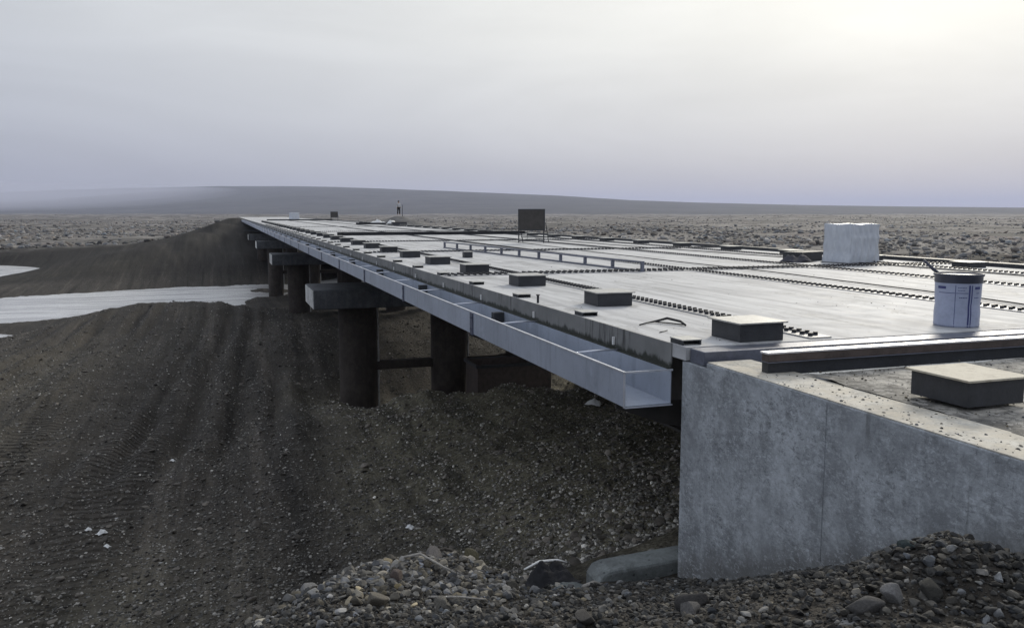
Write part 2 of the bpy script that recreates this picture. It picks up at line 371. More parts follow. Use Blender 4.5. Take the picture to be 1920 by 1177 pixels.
g1 = wt.node('ShaderNodeVectorMath', operation='SCALE'); g1.inputs[0].default_value = (.10,.095,.06); wt.l.new(glow, g1.inputs['Scale'])
g2 = wt.node('ShaderNodeVectorMath', operation='SCALE'); g2.inputs[0].default_value = (.22,.21,.14); wt.l.new(gl2, g2.inputs['Scale'])
a1 = wt.node('ShaderNodeVectorMath', operation='ADD'); wt.l.new(cmb.outputs[0], a1.inputs[0]); wt.l.new(g1.outputs[0], a1.inputs[1])
a2 = wt.node('ShaderNodeVectorMath', operation='ADD'); wt.l.new(a1.outputs[0], a2.inputs[0]); wt.l.new(g2.outputs[0], a2.inputs[1])
b_sky = wt.node('ShaderNodeBackground', i_Strength=.08); wt.l.new(sky.outputs[0], b_sky.inputs[0])
b_cl = wt.node('ShaderNodeBackground', i_Strength=1.0); wt.l.new(a2.outputs[0], b_cl.inputs[0])
mx = wt.node('ShaderNodeMixShader', i_Fac=.93); wt.l.new(b_sky.outputs[0], mx.inputs[1]); wt.l.new(b_cl.outputs[0], mx.inputs[2])
wo = wt.node('ShaderNodeOutputWorld'); wt.l.new(mx.outputs[0], wo.inputs[0])
W.cycles.sampling_method = 'MANUAL'; W.cycles.sample_map_resolution = 512

HB = 14500
hz = MB().box(-HB, HB, -HB, HB, -30, 270)
hm = bpy.data.materials.new('air'); hm.use_nodes = True; ht = NT(hm.node_tree); hm.node_tree.nodes.clear()
pv = ht.node('ShaderNodeVolumePrincipled'); pv.inputs['Color'].default_value = (.77, .81, 1., 1); pv.inputs['Density'].default_value = 1.25e-4; pv.inputs['Anisotropy'].default_value = 0.0
ho = ht.node('ShaderNodeOutputMaterial'); ht.l.new(pv.outputs[0], ho.inputs['Volume'])
hz = hz.build('haze', hm); tag(hz, kind='stuff')
# low cloud lying on the left-hand hills
fm_ = bpy.data.materials.new('cloud_air'); fm_.use_nodes = True; ft = NT(fm_.node_tree); fm_.node_tree.nodes.clear()
pv2 = ft.node('ShaderNodeVolumePrincipled'); pv2.inputs['Color'].default_value = (.86, .88, 1., 1); pv2.inputs['Density'].default_value = 6.5e-4
fo = ft.node('ShaderNodeOutputMaterial'); ft.l.new(pv2.outputs[0], fo.inputs['Volume'])
fa = R(-16); fbm_ = bmesh.new(); bmesh.ops.create_icosphere(fbm_, subdivisions=4, radius=1)
fme = bpy.data.meshes.new('low_fog'); fbm_.to_mesh(fme); fbm_.free(); fme.materials.append(fm_)
fob = bpy.data.objects.new('low_fog', fme); COL.objects.link(fob); fob.location = (math.sin(fa)*5600, math.cos(fa)*5600, 55); fob.scale = (2700, 1500, 115); fob.rotation_euler = (0, 0, -fa)
tag(fob, kind='stuff')

SC.view_settings.view_transform = 'Standard'; SC.view_settings.look = 'None'; SC.view_settings.exposure = 0.26; SC.view_settings.gamma = 1.0
cy = SC.cycles
cy.use_denoising = True; cy.max_bounces = 5; cy.diffuse_bounces = 3; cy.glossy_bounces = 3; cy.transmission_bounces = 2; cy.volume_bounces = 2
cy.caustics_reflective = False; cy.caustics_refractive = False; cy.sample_clamp_indirect = 6

# ------------------------------------------------------------------ terrain
CP = [(1.0,3.1,-0.64),(0.6,3.5,-0.79),(1.5,2.8,-0.59),(1.8,2.6,-0.55),(2.6,2.1,-0.45),(2.7,2.5,-0.38),(2.2,4.8,-1.43),(3.0,5.1,-1.66),(1.4,4.9,-1.22),(1.1,4.9,-1.16),(0.6,4.9,-1.14),(0.3,4.6,-1.10),(0.0,4.2,-1.05),(1.7,4.7,-1.30),(0.9,4.1,-1.00),(1.4,3.8,-1.01),
(3.7,6.4,-1.9),(4.2,7.2,-2.05),(4.6,9,-2.45),(8,7,-2.1),(12,7,-2.2),(3.2,62,-5.7),(3.0,69,-6.0),(2.2,66,-6.05),(5,66,-5.9),(3.2,2.7,-.47),(3.2,3.9,-1.08),(3.2,5.5,-1.75),(3.2,1.5,-.3),
(5.4,10.5,-2.74),(6.7,15.3,-3.24),(7.5,18.2,-3.11),(7.3,14.1,-2.69),(4.7,12.8,-3.36),(5.5,18.8,-3.98),(6.0,24.2,-4.50),(7.1,21.8,-3.80),(8.3,19.5,-3.2),(4.3,25.2,-4.78),(3.3,26.4,-5.0),(4.2,28.8,-6.0),(7.2,28.2,-6.0),(9.8,27.2,-5.9),(8.3,25.5,-5.7),(10,23,-5.0),(5.5,31.5,-6.0),(9,31.5,-5.9),(12,26,-5.5),(3.3,14.7,-4.31),(1.4,14.8,-4.60),(1.9,19.9,-4.60),(2.3,12.4,-4.18),(3.5,9.5,-3.18),(3.8,7.8,-2.58),
(-1.3,16.7,-4.97),(-2.5,12.9,-4.80),(-4.2,17.7,-4.97),(-1.0,11.9,-4.56),(-5.4,23.4,-4.88),(-1.7,22.7,-5.02),(0.2,25.7,-5.23),(2.0,30.4,-5.05),(-4.4,34.7,-4.99),(-8.1,36.0,-4.99),(-1.7,40.2,-4.93),(1.6,39.1,-4.70),(-10.4,46.3,-5.40),(-1.1,54.9,-4.34),(-3.8,55.9,-4.44),(-5.1,56.3,-4.50),(0.7,52.2,-4.51),(-7.4,58.0,-5.04),(-10.6,61.2,-5.78),(-14.1,63.4,-6.21),(5.0,48.6,-5.00),(3.7,52.7,-4.93),(2.7,49.3,-5.00),(-12.6,56.5,-6.5),(-16,57,-6.5),
(-18.5,83.4,-6.25),(-11.9,87.0,-6.25),(-4.2,90.8,-6.25),(2.4,91.8,-6.25),(9.4,93.5,-6.25),(11.1,98.3,-6.22),
(-20.1,90.9,-6.03),(-16.8,98.3,-5.64),(-11.8,98.9,-4.67),(-6.6,98.2,-4.73),(-17.9,108.4,-4.75),(-20.9,107.2,-5.63),(-23.5,106.9,-6.25),(-13.6,110.3,-3.9),(-9.1,111.0,-3.1),(-5.5,111.9,-2.45),(-3.5,117.7,-1.63),(-1.3,127.8,-0.45),(1.2,148.3,0.30),(-1.2,101.8,-3.86),(1.1,101.0,-3.86),(-6.8,102.6,-3.81),(2.6,96.1,-4.80),
(-24.5,111.5,-6.27),(-29.7,135.5,-6.27),(-22.3,117.1,-6.1),(-21.4,129.6,-5.8),(-31.1,142.6,-4.55),(-24.3,143.5,-4.20),(-17.7,143.5,-3.80),
# out of sight or behind the brink
(-.3,7,-3.2),(-1,9.5,-4.5),(1,6.5,-2.5),(1.2,8.5,-3.7),(2.2,6.3,-2.2),(0,0,-.7),(-1,0,-.8),(-3,0,-1.4),(-6,0,-3.5),(-10,2,-5),(-2,4,-2.2),(-4,6,-4.1),(0,-6,-.5),(8,-6,-.5),(3,0,-.3),(-14,-6,-5),(-14,-30,-5),(20,-30,-1),
(5,3,-1.4),(10,3,-1.5),(5,5.5,-2.2),(10,6,-2.2),(14,6,-2.4),(18,3,-2.6),(10,12,-3),(13,12,-3.2),(10,20,-3.6),(13,24,-4.6),(10,36,-5.0),(16,10,-3.4),(20,10,-4),(20,30,-4.5),
(25,20,-4.2),(25,60,-4.4),(40,40,-4.3),(40,10,-4.3),(25,80,-6.6),(42,80,-6.6),(25,95,-6.3),(42,98,-5.5),(25,110,-4.6),(42,115,-4.4),(12,108,-4.6),(6,115,-3.4),(-6,125,-3.0),(-8,135,-3.7),(-4,140,-2.3),(-2,150,-1.25),(-6,160,-3.3),(-12,130,-4.0),(-2,175,-1.6),(-8,180,-3.7),(2,165,-.25),(2.5,185,-.25),(-14,150,-4.3),(-9.5,118,-3.4),(-5,106,-3.2),(8,135,-1.8),(8,170,-.9),(8,200,-.4),(16,135,-3),(18,120,-4),(25,150,-4.3),
(-45,64,-6.3),(-45,50,-5.5),(-45,30,-5),(-20,20,-5.2),(-20,40,-5.3),(-45,75,-7.3),(-45,90,-6.3),(-45,105,-6.25),(-45,125,-7.2),(-45,142,-6),(-45,150,-4.4),
(-15,73,-7.3),(-8,76,-7.3),(0,77,-7.3),(2.2,60,-5.85),(2.4,75,-6.1),(2.7,83,-6.18),(6,76,-6.1),(12,76,-6.2),(20,80,-7.2),(-4,64,-6.5),(0,64,-6.5),(6,66,-6.0),(9,68,-6.1),(14,69,-6.3),(-27,123,-7.0),(-25,119,-6.9),(-36,125,-7.2)]
CP = np.array(CP)
def phi(r): return r
Kc = len(CP); A = np.zeros((Kc+1, Kc+1))
A[:Kc,:Kc] = phi(np.hypot(CP[:,None,0]-CP[None,:,0], CP[:,None,1]-CP[None,:,1])) - np.eye(Kc)*.03
A[:Kc,Kc] = 1; A[Kc,:Kc] = 1
WT = np.linalg.solve(A, np.concatenate([CP[:,2], [0]]))
def base_z(x, y):
    xc = np.clip(x, -45, 42); out = np.zeros_like(x)
    for s in range(0, len(x), 20000):
        xx = xc[s:s+20000]; yy = np.clip(y[s:s+20000], -30, 205)
        out[s:s+20000] = phi(np.hypot(xx[:,None]-CP[None,:,0], yy[:,None]-CP[None,:,1])) @ WT[:Kc] + WT[Kc]
    return out
def river_far(x, y):
    r = np.hypot(x, y); return sstep(150, 215, np.where(y > 0, y, r))
PLAIN = -4.4
def ground_z(x, y, detail=True):
    z = base_z(x, y); f = river_far(x, y); r = np.hypot(x, y)
    f = np.maximum(f, sstep(60, 95, x-.25*np.maximum(y-60,0))*sstep(100, 118, y))
    z = z*(1-f) + PLAIN*f
    if detail:
        near = 1-sstep(70, 160, r)
        z = z + near*(.10*fbm(x*.9, y*.9, 4, 3) + .045*fbm(x*3.7, y*3.7, 3, 9))*sstep(2.0, 9, r)
        # dozer furrows running down the near bank
        fz = np.exp(-((x+4)/9)**4)*sstep(14, 24, y)*(1-sstep(50, 58, y))
        z = z + .34*fz*fbm((x-.06*y)*.80, y*.03, 3, 21)
        z = z + .12*fz*fbm(x*.35, y*.22, 3, 23)
        uu = x - .06*(y-40) + .35*fbm(y*.05, x*.02, 2, 77); fr = np.exp(-((x+3.5)/9)**6)*sstep(19, 24, y)*(1-sstep(52, 57, y))
        for q, (uk, wk, dk_) in enumerate(((-9.5,.20,.16),(-8.1,.26,.22),(-6.9,.18,.14),(-5.2,.30,.26),(-4.2,.2,.16),(-2.9,.24,.22),(-1.7,.2,.16),(-.5,.28,.24),(.7,.2,.15),(1.9,.24,.2),(3.1,.22,.17))):
            seg = sstep(-.25, .1, fbm(y*.05+q*7.7, x*0+q, 2, 90+q))
            z = z + fr*seg*dk_*(-np.exp(-((uu-uk)/wk)**2) + .55*np.exp(-((uu-uk-2.1*wk)/wk)**2) + .4*np.exp(-((uu-uk+2.1*wk)/wk)**2))
        # gullies on the far embankment
        fm = np.exp(-((x+3)/9)**2)*sstep(93, 99, y)*(1-sstep(125, 150, y))
        z = z + .45*fm*fbm(x*.42+y*.05, y*.08, 3, 33)
        # little heaps along the spoil ridge by the piers
        rd = np.exp(-((y-(26.6-1.45*(x-3.3)))/1.8)**2)*sstep(2.5, 4, x)*(1-sstep(8.5, 10, x))
        z = z + .60*rd*(fbm(x*.75, y*.4, 3, 44))
        for cx_ in (4.15, 7.3, 10.04, 13.0):
            rc = np.hypot(x-cx_, y-28.6); z = z + .42*np.exp(-(rc/1.05)**2)*(1+.8*fbm(x*1.7, y*1.7, 3, 57))
        # stony heap at the brink and the one against the wing wall
        z = z + .10*np.exp(-(((x-1.15)/.42)**2+((y-4.75)/.35)**2))*(1+.5*fbm(x*5, y*5, 3, 5))
        z = z + .095*np.exp(-(((x-2.72)/.28)**2+((y-2.62)/.25)**2))*(1+.4*fbm(x*6, y*6, 3, 6))
        z = z + .05*fbm(x*2.2, y*2.2, 4, 51)*(1-sstep(5, 9, r))
        # hummocks of the plain
        pl = sstep(100, 220, r); hk = np.clip(r/900, 0, 1)
        z = z + pl*(.75*fbm(x*.07, y*.05, 4, 61) + (.5+3*hk)*fbm(x*.006, y*.006, 4, 71)*sstep(250, 900, r))
        pr = sstep(20, 40, x)*(1-pl)*sstep(10, 25, y)
        z = z + pr*.5*fbm(x*.12, y*.12, 4, 61)
    return z

def polar_ground():
    va = math.pi/2 - YAW
    fine = np.linspace(-R(44), R(44), 620)
    coarse = np.linspace(R(44), 2*math.pi-R(44), 90)[1:-1]
    ang = np.concatenate([fine, coarse]) + va
    rad = np.concatenate([[.0], np.geomspace(1.0, 3000, 500)])
    rr, aa = np.meshgrid(rad, ang, indexing='ij')
    x = (rr*np.cos(aa)).ravel(); y = (rr*np.sin(aa)).ravel()
    z = ground_z(x, y)
    nr, na = rr.shape; i = np.arange(nr-1)[:,None]*na; j = np.arange(na)[None,:]; j2 = (j+1) % na
    q = np.stack([i+j, i+na+j, i+na+j2, i+j2], -1).reshape(-1, 4)
    me = bpy.data.meshes.new('ground'); me.vertices.add(len(x)); me.vertices.foreach_set('co', np.stack([x,y,z],-1).ravel())
    me.loops.add(q.size); me.loops.foreach_set('vertex_index', q.ravel()); me.polygons.add(len(q))
    me.polygons.foreach_set('loop_start', np.arange(0, q.size, 4)); me.polygons.foreach_set('loop_total', np.full(len(q), 4))
    me.polygons.foreach_set('use_smooth', np.ones(len(q), bool)); me.update(); me.validate()
    r = np.hypot(x, y); wob = 6*fbm(x*.05, y*.05, 3, 81)
    tun = sstep(138, 146, y+wob*.6)*sstep(0, 6, np.where(x < 6, 4-x-wob*.4-(y-150)*.0, 10))
    tun = np.where(x < 3, sstep(139, 145, y+.5*wob)*sstep(-13.5, -15.5, x+wob*.3-(np.clip(y,120,170)-143)*.35), 0)
    tun = np.maximum(tun, sstep(15, 18, x+.2*wob)*(1-sstep(74, 78, y)*(1-sstep(98, 104, y))))
    tun = np.maximum(tun, sstep(175, 200, y)); tun = np.maximum(tun, sstep(300, 330, r))
    oli = sstep(1.2, 4.5, x+.2*wob)*(1-sstep(26, 34, y))*sstep(5, 8, y)  # mask of the lightened olive ground beneath the deck
    oli = np.maximum(oli, .12*sstep(-3, -6, x+.3*wob)*(1-sstep(38, 50, y))*sstep(10, 18, y))
    oli = np.maximum(oli, .25*np.exp(-(((x+1.5)/2)**2+((y-12.5)/3)**2)))
    oli = np.maximum(oli, .22*sstep(95, 100, y)*(1-sstep(103, 107, y))*sstep(-6, -11, x))
    ax = x - .03*(y-12) + 2.85
    trk = (np.exp(-(ax/.75)**6)+.7*np.exp(-((ax+2.6)/.6)**6))*(1-sstep(24, 30, y))*sstep(9, 12, y)
    col = np.stack([np.clip(tun,0,1), np.clip(oli,0,1), np.clip(trk,0,1), 1-.55*sstep(92, 97, y)*(1-sstep(150, 165, y))*sstep(8, 3, x)*(x < 8)], -1)
    at = me.color_attributes.new('mask', 'FLOAT_COLOR', 'POINT'); at.data.foreach_set('color', col.ravel())
    me.materials.append(M['ground']); o = bpy.data.objects.new('ground', me); COL.objects.link(o); return tag(o, kind='structure')
polar_ground()

w = MB(); w.add([(-400,30,-6.3),(400,30,-6.3),(400,150,-6.3),(-400,150,-6.3)], [(0,1,2,3)])
tag(w.build('river_water', M['water']), kind='structure')

# hills: a long ridge whose crest follows the skyline, far on the left and nearer on the right
def hills():
    prof = [(-700,372,9500),(-200,366,9500),(0,362,9200),(120,357,8800),(220,354,8000),(330,352,7000),(420,350,6200),(540,350,5200),(640,352,4900),(760,356,4600),(850,359.5,4500),(960,364,4400),(1050,367.5,4400),(1100,370.5,4300),(1180,375.5,4200),(1300,380,4100),(1500,384.5,4000),(1700,387.5,4000),(1920,389.5,4000),(2300,392,4000),(2900,394,4000)]
    pr = np.array(prof, float); az = np.arctan((pr[:,0]-960)/1600)
    aa = np.linspace(az[0], az[-1], 420); yc = np.interp(aa, az, pr[:,1]); Dd = np.interp(aa, az, pr[:,2])
    n = 46; tt = np.linspace(0, 1.25, n); V = []
    for i, a in enumerate(aa):
        H = (398.5-yc[i])*Dd[i]*math.cos(a)/1600 + 1
        d0 = 1700
        for k, t in enumerate(tt):
            d = d0 + (Dd[i]-d0)*t
            s = t*t*(3-2*t) if t < 1 else 1-.8*(t-1)
            an = (H-1)/Dd[i]*s + (1-s)*(-7/d0) if t < 1 else (H-1)/Dd[i]*(1-1.5*(t-1))
            az_ = YAW + a
            V.append((math.sin(az_)*d, math.cos(az_)*d, 1 + d*an, t, H))
    V = np.array(V); z = V[:,2] + V[:,4]*.07*fbm(V[:,0]*.0016, V[:,1]*.0016, 5, 5)*sstep(.1,.4,V[:,3])*(1-.75*sstep(.6,1,V[:,3]))
    na = len(aa); F = [(i*n+k, (i+1)*n+k, (i+1)*n+k+1, i*n+k+1) for i in range(na-1) for k in range(n-1)]
    me = bpy.data.meshes.new('hills'); me.from_pydata([tuple(p) for p in np.stack([V[:,0],V[:,1],z],-1)], [], F); me.materials.append(M['hill'])
    me.polygons.foreach_set('use_smooth', [True]*len(F)); me.update()
    o = bpy.data.objects.new('hills', me); COL.objects.link(o); return tag(o, kind='structure')
hills()

# ------------------------------------------------------------------ bridge
Y0, Y1 = 5.56, 198.0
XL, XR = 3.23, 13.9
br = empty('bridge', (8.57, Y0, 0)); tag(br, 'long low road bridge with a pale bare deck running to the far bank', 'bridge')
def inb(o, p=br): o.parent = p; o.matrix_parent_inverse = Matrix.Translation(p.location).inverted(); return o
d = MB().box(XL+.012, XR-.012, Y0, Y1, -.10, 0); inb(d.build('deck', M['deck']))
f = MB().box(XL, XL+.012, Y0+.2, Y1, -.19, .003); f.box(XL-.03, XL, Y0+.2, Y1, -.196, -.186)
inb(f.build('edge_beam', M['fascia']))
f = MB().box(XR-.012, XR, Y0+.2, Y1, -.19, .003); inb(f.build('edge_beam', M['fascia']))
for gx in (4.75, 7.3, 9.84, 12.4):
    g = MB().box(gx-.012, gx+.012, Y0+.2, Y1, -1.30, -.10).box(gx-.22, gx+.22, Y0+.2, Y1, -1.33, -1.30)
    y = Y0+2
    while y < 110: g.box(gx-.15, gx-.013, y-.008, y+.008, -1.298, -.102); y += 2.05
    inb(g.build('girder', M['girder']))
for k in range(26):                                   # cantilever brackets under the left edge
    y = Y0+.30+4.15*k
    b = MB().prism([(2.82,-.47),(2.82,-.50),(3.26,-.66),(4.73,-.95),(4.73,-.47)], 1, y, y+.02)
    b.box(2.82, 3.22, y-.05, y+.07, -.47, -.455) if False else None
    inb(b.build('cantilever_bracket', M['girder']))
# longitudinal and transverse bolted splices of the deck plates
bolts = []
for sxp, y_a in ((4.48, 5.62), (7.68, 5.62), (10.28, 5.62), (12.35, 5.62)):
    inb(MB().box(sxp-.085, sxp+.125, y_a, 120, .0005, .011).build('splice_plate', M['splice']))
    y = y_a+.09
    while y < 110:
        bolts += [(sxp-.01, y), (sxp+.065, y+.035)]; y += .105 if y < 45 else .21
for yc in (13.2, 21.4, 29.4, 45.5, 61.5):
    s = MB(); xs = [(3.30,4.38),(4.62,7.58),(7.82,10.18),(10.42,12.25),(12.5,13.5)]
    for a, b_ in xs: s.box(a, b_, yc-.19, yc+.19, .0005, .011)
    inb(s.build('splice_plate', M['splice']))
    for a, b_ in xs:
        x = a+.06
        while x < b_-.04:
            bolts += [(x, yc+dy) for dy in (-.14,-.06,.06,.14)]; x += .105
def bolt(mb, x, y, z, r=.021, h=.026):
    a = random.random(); vs = []
    for zz in (z, z+h): vs += [(x+r*math.cos(a+k*math.pi/3), y+r*math.sin(a+k*math.pi/3), zz) for k in range(6)]
    mb.add(vs, [(6,7,8,9,10,11)] + [(k,(k+1)%6,6+(k+1)%6,6+k) for k in range(6)])
bolts.sort(key=lambda q: math.hypot(*q) if q[0] < 1.05*q[1] else 999)   # those inside the frame, nearest first
one = MB(); bolt(one, 0, 0, 0); bme = one.mesh('bolt', M['bolt'])
for x, y in bolts[:100]:
    o = bpy.data.objects.new('bolt', bme); COL.objects.link(o); o.parent = br; o.location = Vector((x, y, .011))-br.location; o.rotation_euler.z = random.random()
b = MB()
for x, y in bolts[100:]: bolt(b, x, y, .011)
tag(inb(b.build('bolts', M['bolt'])), kind='stuff')
# low kerb along the right edge
k = MB().box(13.52, 13.78, Y0+.1, Y1, .0006, .075); inb(k.build('kerb', M['dark_steel'], bevel=.01))
# clips where the trough ties meet the edge beam
for k in range(42):
    y = 6.76+2.05*k
    c = MB().box(XL-.022, XL-.002, y-.012, y+.012, -.155, -.085); inb(c.build('white_clip', M['white_plastic'], bevel=.003))

# ------------------------------------------------------------------ cable trough
tr = empty('cable_trough', (3.0, 5.68, -.45)); tag(tr, 'open blue-grey steel cable trough hung along the left edge of the bridge', 'cable trough')
x0, x1, zt, zb = 2.80, 3.20, -.195, -.452
L = 4.15; pme = None
for k in range(46):
    ya = 5.68+L*k
    if pme is None:
        p_ = MB()
        for (a, b_, c_, d_) in ((x0,x0+.006,zb,zt),(x0+.006,x1-.006,zb,zb+.006),(x1-.006,x1,zb,zt)): p_.box(a-3.0, b_-3.0, .012, L-.012, c_+.45, d_+.45)
        first = p_.build('trough_panel', M['trough'], tr); o = first; pme = o
        lip = MB().box(x0-.004-3.0, x0+.016-3.0, .012, L-.012, zt+.45, zt+.45+.012).build('trough_lip', M['trough_edge'], tr)
        strap = MB().box(x0-.012-3.0, x0-.001-3.0, -.055, .055, zb+.45-.006, zt+.45-.004).box(x0-3.0-.012, x1-3.0+.0, -.055, .055, zb+.45-.014, zb+.45-.002).box(x0-3.0-.018, x0-3.0-.0125, -.04, -.022, .05, .068).box(x0-3.0-.018, x0-3.0-.0125, .022, .04, .05, .068).box(x0-3.0-.018, x0-3.0-.0125, -.04, -.022, .185, .203).box(x0-3.0-.018, x0-3.0-.0125, .022, .04, .185, .203).build('joint_strap', M['strap'], tr)
        post = MB().box(x1-3.0-.14, x1-3.0-.008, -.05, .05, zb+.45+.007, zt+.45-.01).build('inner_bracket', M['dark_steel'], tr)
        strap.location = (0, L, 0); post.location = (0, L, 0)
    else:
        for src, dy in ((first, 0), (lip, 0), (strap, L), (post, L)):
            c = src.copy(); COL.objects.link(c); c.parent = tr; c.location = (0, L*k+dy, 0)
endp = MB().box(x0-3.0-.004, x1-3.0+.004, -.006, .006, zt+.45-.0, zt+.45+.014).box(x0-3.0-.006, x0-3.0+.004, -.010, .010, zb+.45-.004, zt+.45-.001).box(x0-3.0+.005, x1-3.0+.004, -.006, .006, zb+.45-.010, zb+.45-.001)
endp.build('end_angle', M['trough_edge'], tr)
for k in range(85):
    y = .98+2.05*k
    if k == 0:
        t0 = MB().tube([(x0-3.0+.005, 0, zt+.45+.004), (-.02, -.03*0, zt+.45+.012), (x1-3.0+.02, 0, zt+.45+.012)], .009, 8).build('tie_rod', M['trough_edge'], tr, smooth=True); t0.location = (0, y, 0)
    else:
        c = t0.copy(); COL.objects.link(c); c.parent = tr; c.location = (0, y, 0)

# ------------------------------------------------------------------ piers
pl = ['concrete pier nearest the abutment, dark round columns under a pale cap beam', 'second concrete pier from the abutment, standing on the gravel spit before the river', 'third concrete pier from the abutment, against the far embankment',
      'far concrete pier half hidden in shade under the bridge']
pier0 = None
for i in range(7):
    yp = 28.6+24*i
    if pier0 is None:
        p0 = empty('bridge_pier', (8.57, yp, -7.5)); pier0 = p0
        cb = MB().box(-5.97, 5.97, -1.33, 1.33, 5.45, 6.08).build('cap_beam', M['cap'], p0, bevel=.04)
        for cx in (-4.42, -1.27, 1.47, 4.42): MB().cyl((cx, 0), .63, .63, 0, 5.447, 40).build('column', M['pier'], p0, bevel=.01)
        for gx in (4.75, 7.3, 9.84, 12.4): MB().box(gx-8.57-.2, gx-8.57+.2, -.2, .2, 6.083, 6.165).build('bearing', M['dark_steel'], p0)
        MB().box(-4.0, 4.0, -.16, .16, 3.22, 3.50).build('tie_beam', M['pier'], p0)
        MB().box(-5.985, -5.9702, -1.29, 1.29, 5.48, 6.05).build('pale_end_slab', M['cap_end'], p0)  # thin slab, paler than the cap, over its left end
        for cx in (-4.42, -1.27): MB().tube([(cx+.66, -.1, 1.9), (cx+.66, -.1, 5.4)], .035, 8).build('sunlit_rim_tube', M['cap_end'], p0)  # pale tubes added to imitate a sunlit right rim on the columns
    else:
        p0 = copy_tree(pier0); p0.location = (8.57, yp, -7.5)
    tag(p0, pl[min(i, 3)], 'bridge pier', 'piers carrying the bridge')
bn = empty('steel_bin', (8.75, 26.4, -6.0)); tag(bn, 'tall dark rusty steel bin on the ground beside the pier columns', 'bin')
s = MB()
for a in ((-1.25,1.25,-.7,-.68,0,2.15),(-1.25,1.25,.68,.7,0,2.15),(-1.25,-1.23,-.68,.68,0,2.15),(1.23,1.25,-.68,.68,0,2.15),(-1.23,1.23,-.68,.68,.02,.04)): s.box(*a)
s.build('shell', M['rust'], bn)
s = MB().box(-1.31,1.31,-.76,-.701,2.08,2.18).box(-1.31,1.31,.701,.76,2.08,2.18).box(-1.31,-1.251,-.70,.70,2.08,2.18).box(1.251,1.31,-.70,.70,2.08,2.18); s.build('rim', M['dark_steel'], bn)

# ------------------------------------------------------------------ abutment
ab = empty('abutment', (8.57, 5.2, -.3)); tag(ab, 'blue-grey concrete abutment with a wing wall at the near end of the bridge', 'abutment')
inb(MB().box(3.252, 13.95, 4.60, 5.34, -4.2, -.112).build('back_wall', M['wall'], bevel=.008), ab)
ww = MB().prism([(-3.2,-.072),(5.28,-.072),(5.28,-.112),(5.62,-.112),(5.62,-3.6),(3.0,-3.6),(-3.2,-1.4)], 0, 3.25, 3.62)
# shutter joints are real grooves: two thin recess strips are left between wall lifts
inb(ww.build('wing_wall', M['wall'], bevel=.006), ab)
inb(MB().box(3.256, 3.614, -3.2, 5.272, -.0715, -.064).build('wall_coping', M['wall_top'], bevel=.002), ab)
for yj in (3.98,):
    inb(MB().box(3.2465, 3.2505, yj-.0011, yj+.0011, -3.2, -.09).build('form_joint', M['wall']), ab)
inb(MB().box(3.27, 13.9, 5.345, 5.545, -.11, -.004).build('end_beam', M['joint'], bevel=.006), ab)
inb(MB().box(3.75, 13.9, 5.36, 6.2, -4.5, -1.46).build('bearing_shelf', M['pier'], bevel=.01), ab)

es = MB(); n = 60
apx, apy = np.meshgrid(np.linspace(3.60, 16, 90), np.linspace(-8, 4.66, 90)); aph = -.060 + .016*fbm(apx*3, apy*3, 4, 8) + .012*fbm(apx*12, apy*12, 3, 14) - .03*np.exp(-((apx-3.7)/.15)**2)*0
vs = np.stack([apx, apy, aph], -1).reshape(-1,3); fs = [(r_*90+c_, r_*90+c_+1, (r_+1)*90+c_+1, (r_+1)*90+c_) for r_ in range(89) for c_ in range(89)]
es.add(vs, fs)
def approach_mat():
    m, t, p = new_mat('dirty_approach_slab'); v = t.wcoord(); a = t.noise(v, 1.6, 6, .7); b = t.noise(v, 12, 6, .75); c_ = t.voro(v, 30, 'F1', 'Color')
    s_ = t.node('ShaderNodeSeparateColor'); t.l.new(c_, s_.inputs[0])
    c = t.mix(t.ramp(a, [(.4,0.),(.6,1.)]), (.55,.52,.46), (.15,.145,.135))
    c = t.mix(t.ramp(b, [(.45,0.),(.62,.85)]), c, (.05,.048,.046))
    c = t.mix(t.ramp(s_.outputs[0], [(.9,0.),(.93,.7)]), c, (.45,.43,.40))
    finish(t, p, c, .8, 0, b, .7, .02, .3); return m
o = es.build('approach_ground', approach_mat(), smooth=True); tag(o, kind='structure')

sb = empty('joint_beam', (3.37, 4.73, -.05)); tag(sb, 'long steel beam with a bright top flange lying across the end of the deck', 'steel beam')
MB().box(0, 10.5, 0, .085, .119, .131).build('top_flange', M['bright'], sb, bevel=.002)
MB().box(.012, 10.5, .004, .08, .066, .1188).build('web', M['rust'], sb, bevel=.003)
MB().box(.012, 10.5, -.002, .08, .060, .0658).build('bottom_lip', M['joint'], sb, bevel=.001)
MB().box(.03, 10.5, .035, .10, -.03, .0598).build('packing', M['dark_steel'], sb)

# ------------------------------------------------------------------ pedestal boxes
def make_pedestal(name, h, w=.40, pw=.45, d_=.40):
    r = empty(name)
    MB().box(-w/2, w/2, -d_/2, d_/2, 0, h-.012).build('body', M['dark_steel'], r, bevel=.004)
    MB().box(-pw/2, pw/2, -d_/2-.025, d_/2+.025, h-.0118, h).build('top_plate', M['plate_top'], r, bevel=.002)
    return r
pedA = make_pedestal('pedestal_box', .152)
labs = ['dark steel pedestal box at the deck end, close behind the wing wall', 'second dark pedestal box from the deck end, just beyond the black cable scrap', 'third dark pedestal box from the deck end in the left edge row', 'fourth dark pedestal box from the deck end, beside the bolted cross splice',
 'fifth dark pedestal box from the deck end in the left edge row', 'sixth dark pedestal box from the deck end in the left edge row', 'seventh dark pedestal box from the deck end in the left edge row', 'eighth dark pedestal box from the deck end in the left edge row',
 'far pedestal box of the left row, merging with its neighbours into a dark line']
for k in range(34):
    o = pedA if k == 0 else copy_tree(pedA)
    o.location = (3.96+random.uniform(-.01,.01), 5.86+2.62*k+random.uniform(-.03,.03), .0008); o.rotation_euler.z = random.uniform(-.05,.05)
    tag(o, labs[min(k, 8)], 'pedestal', 'pedestal boxes along the left edge of the deck')
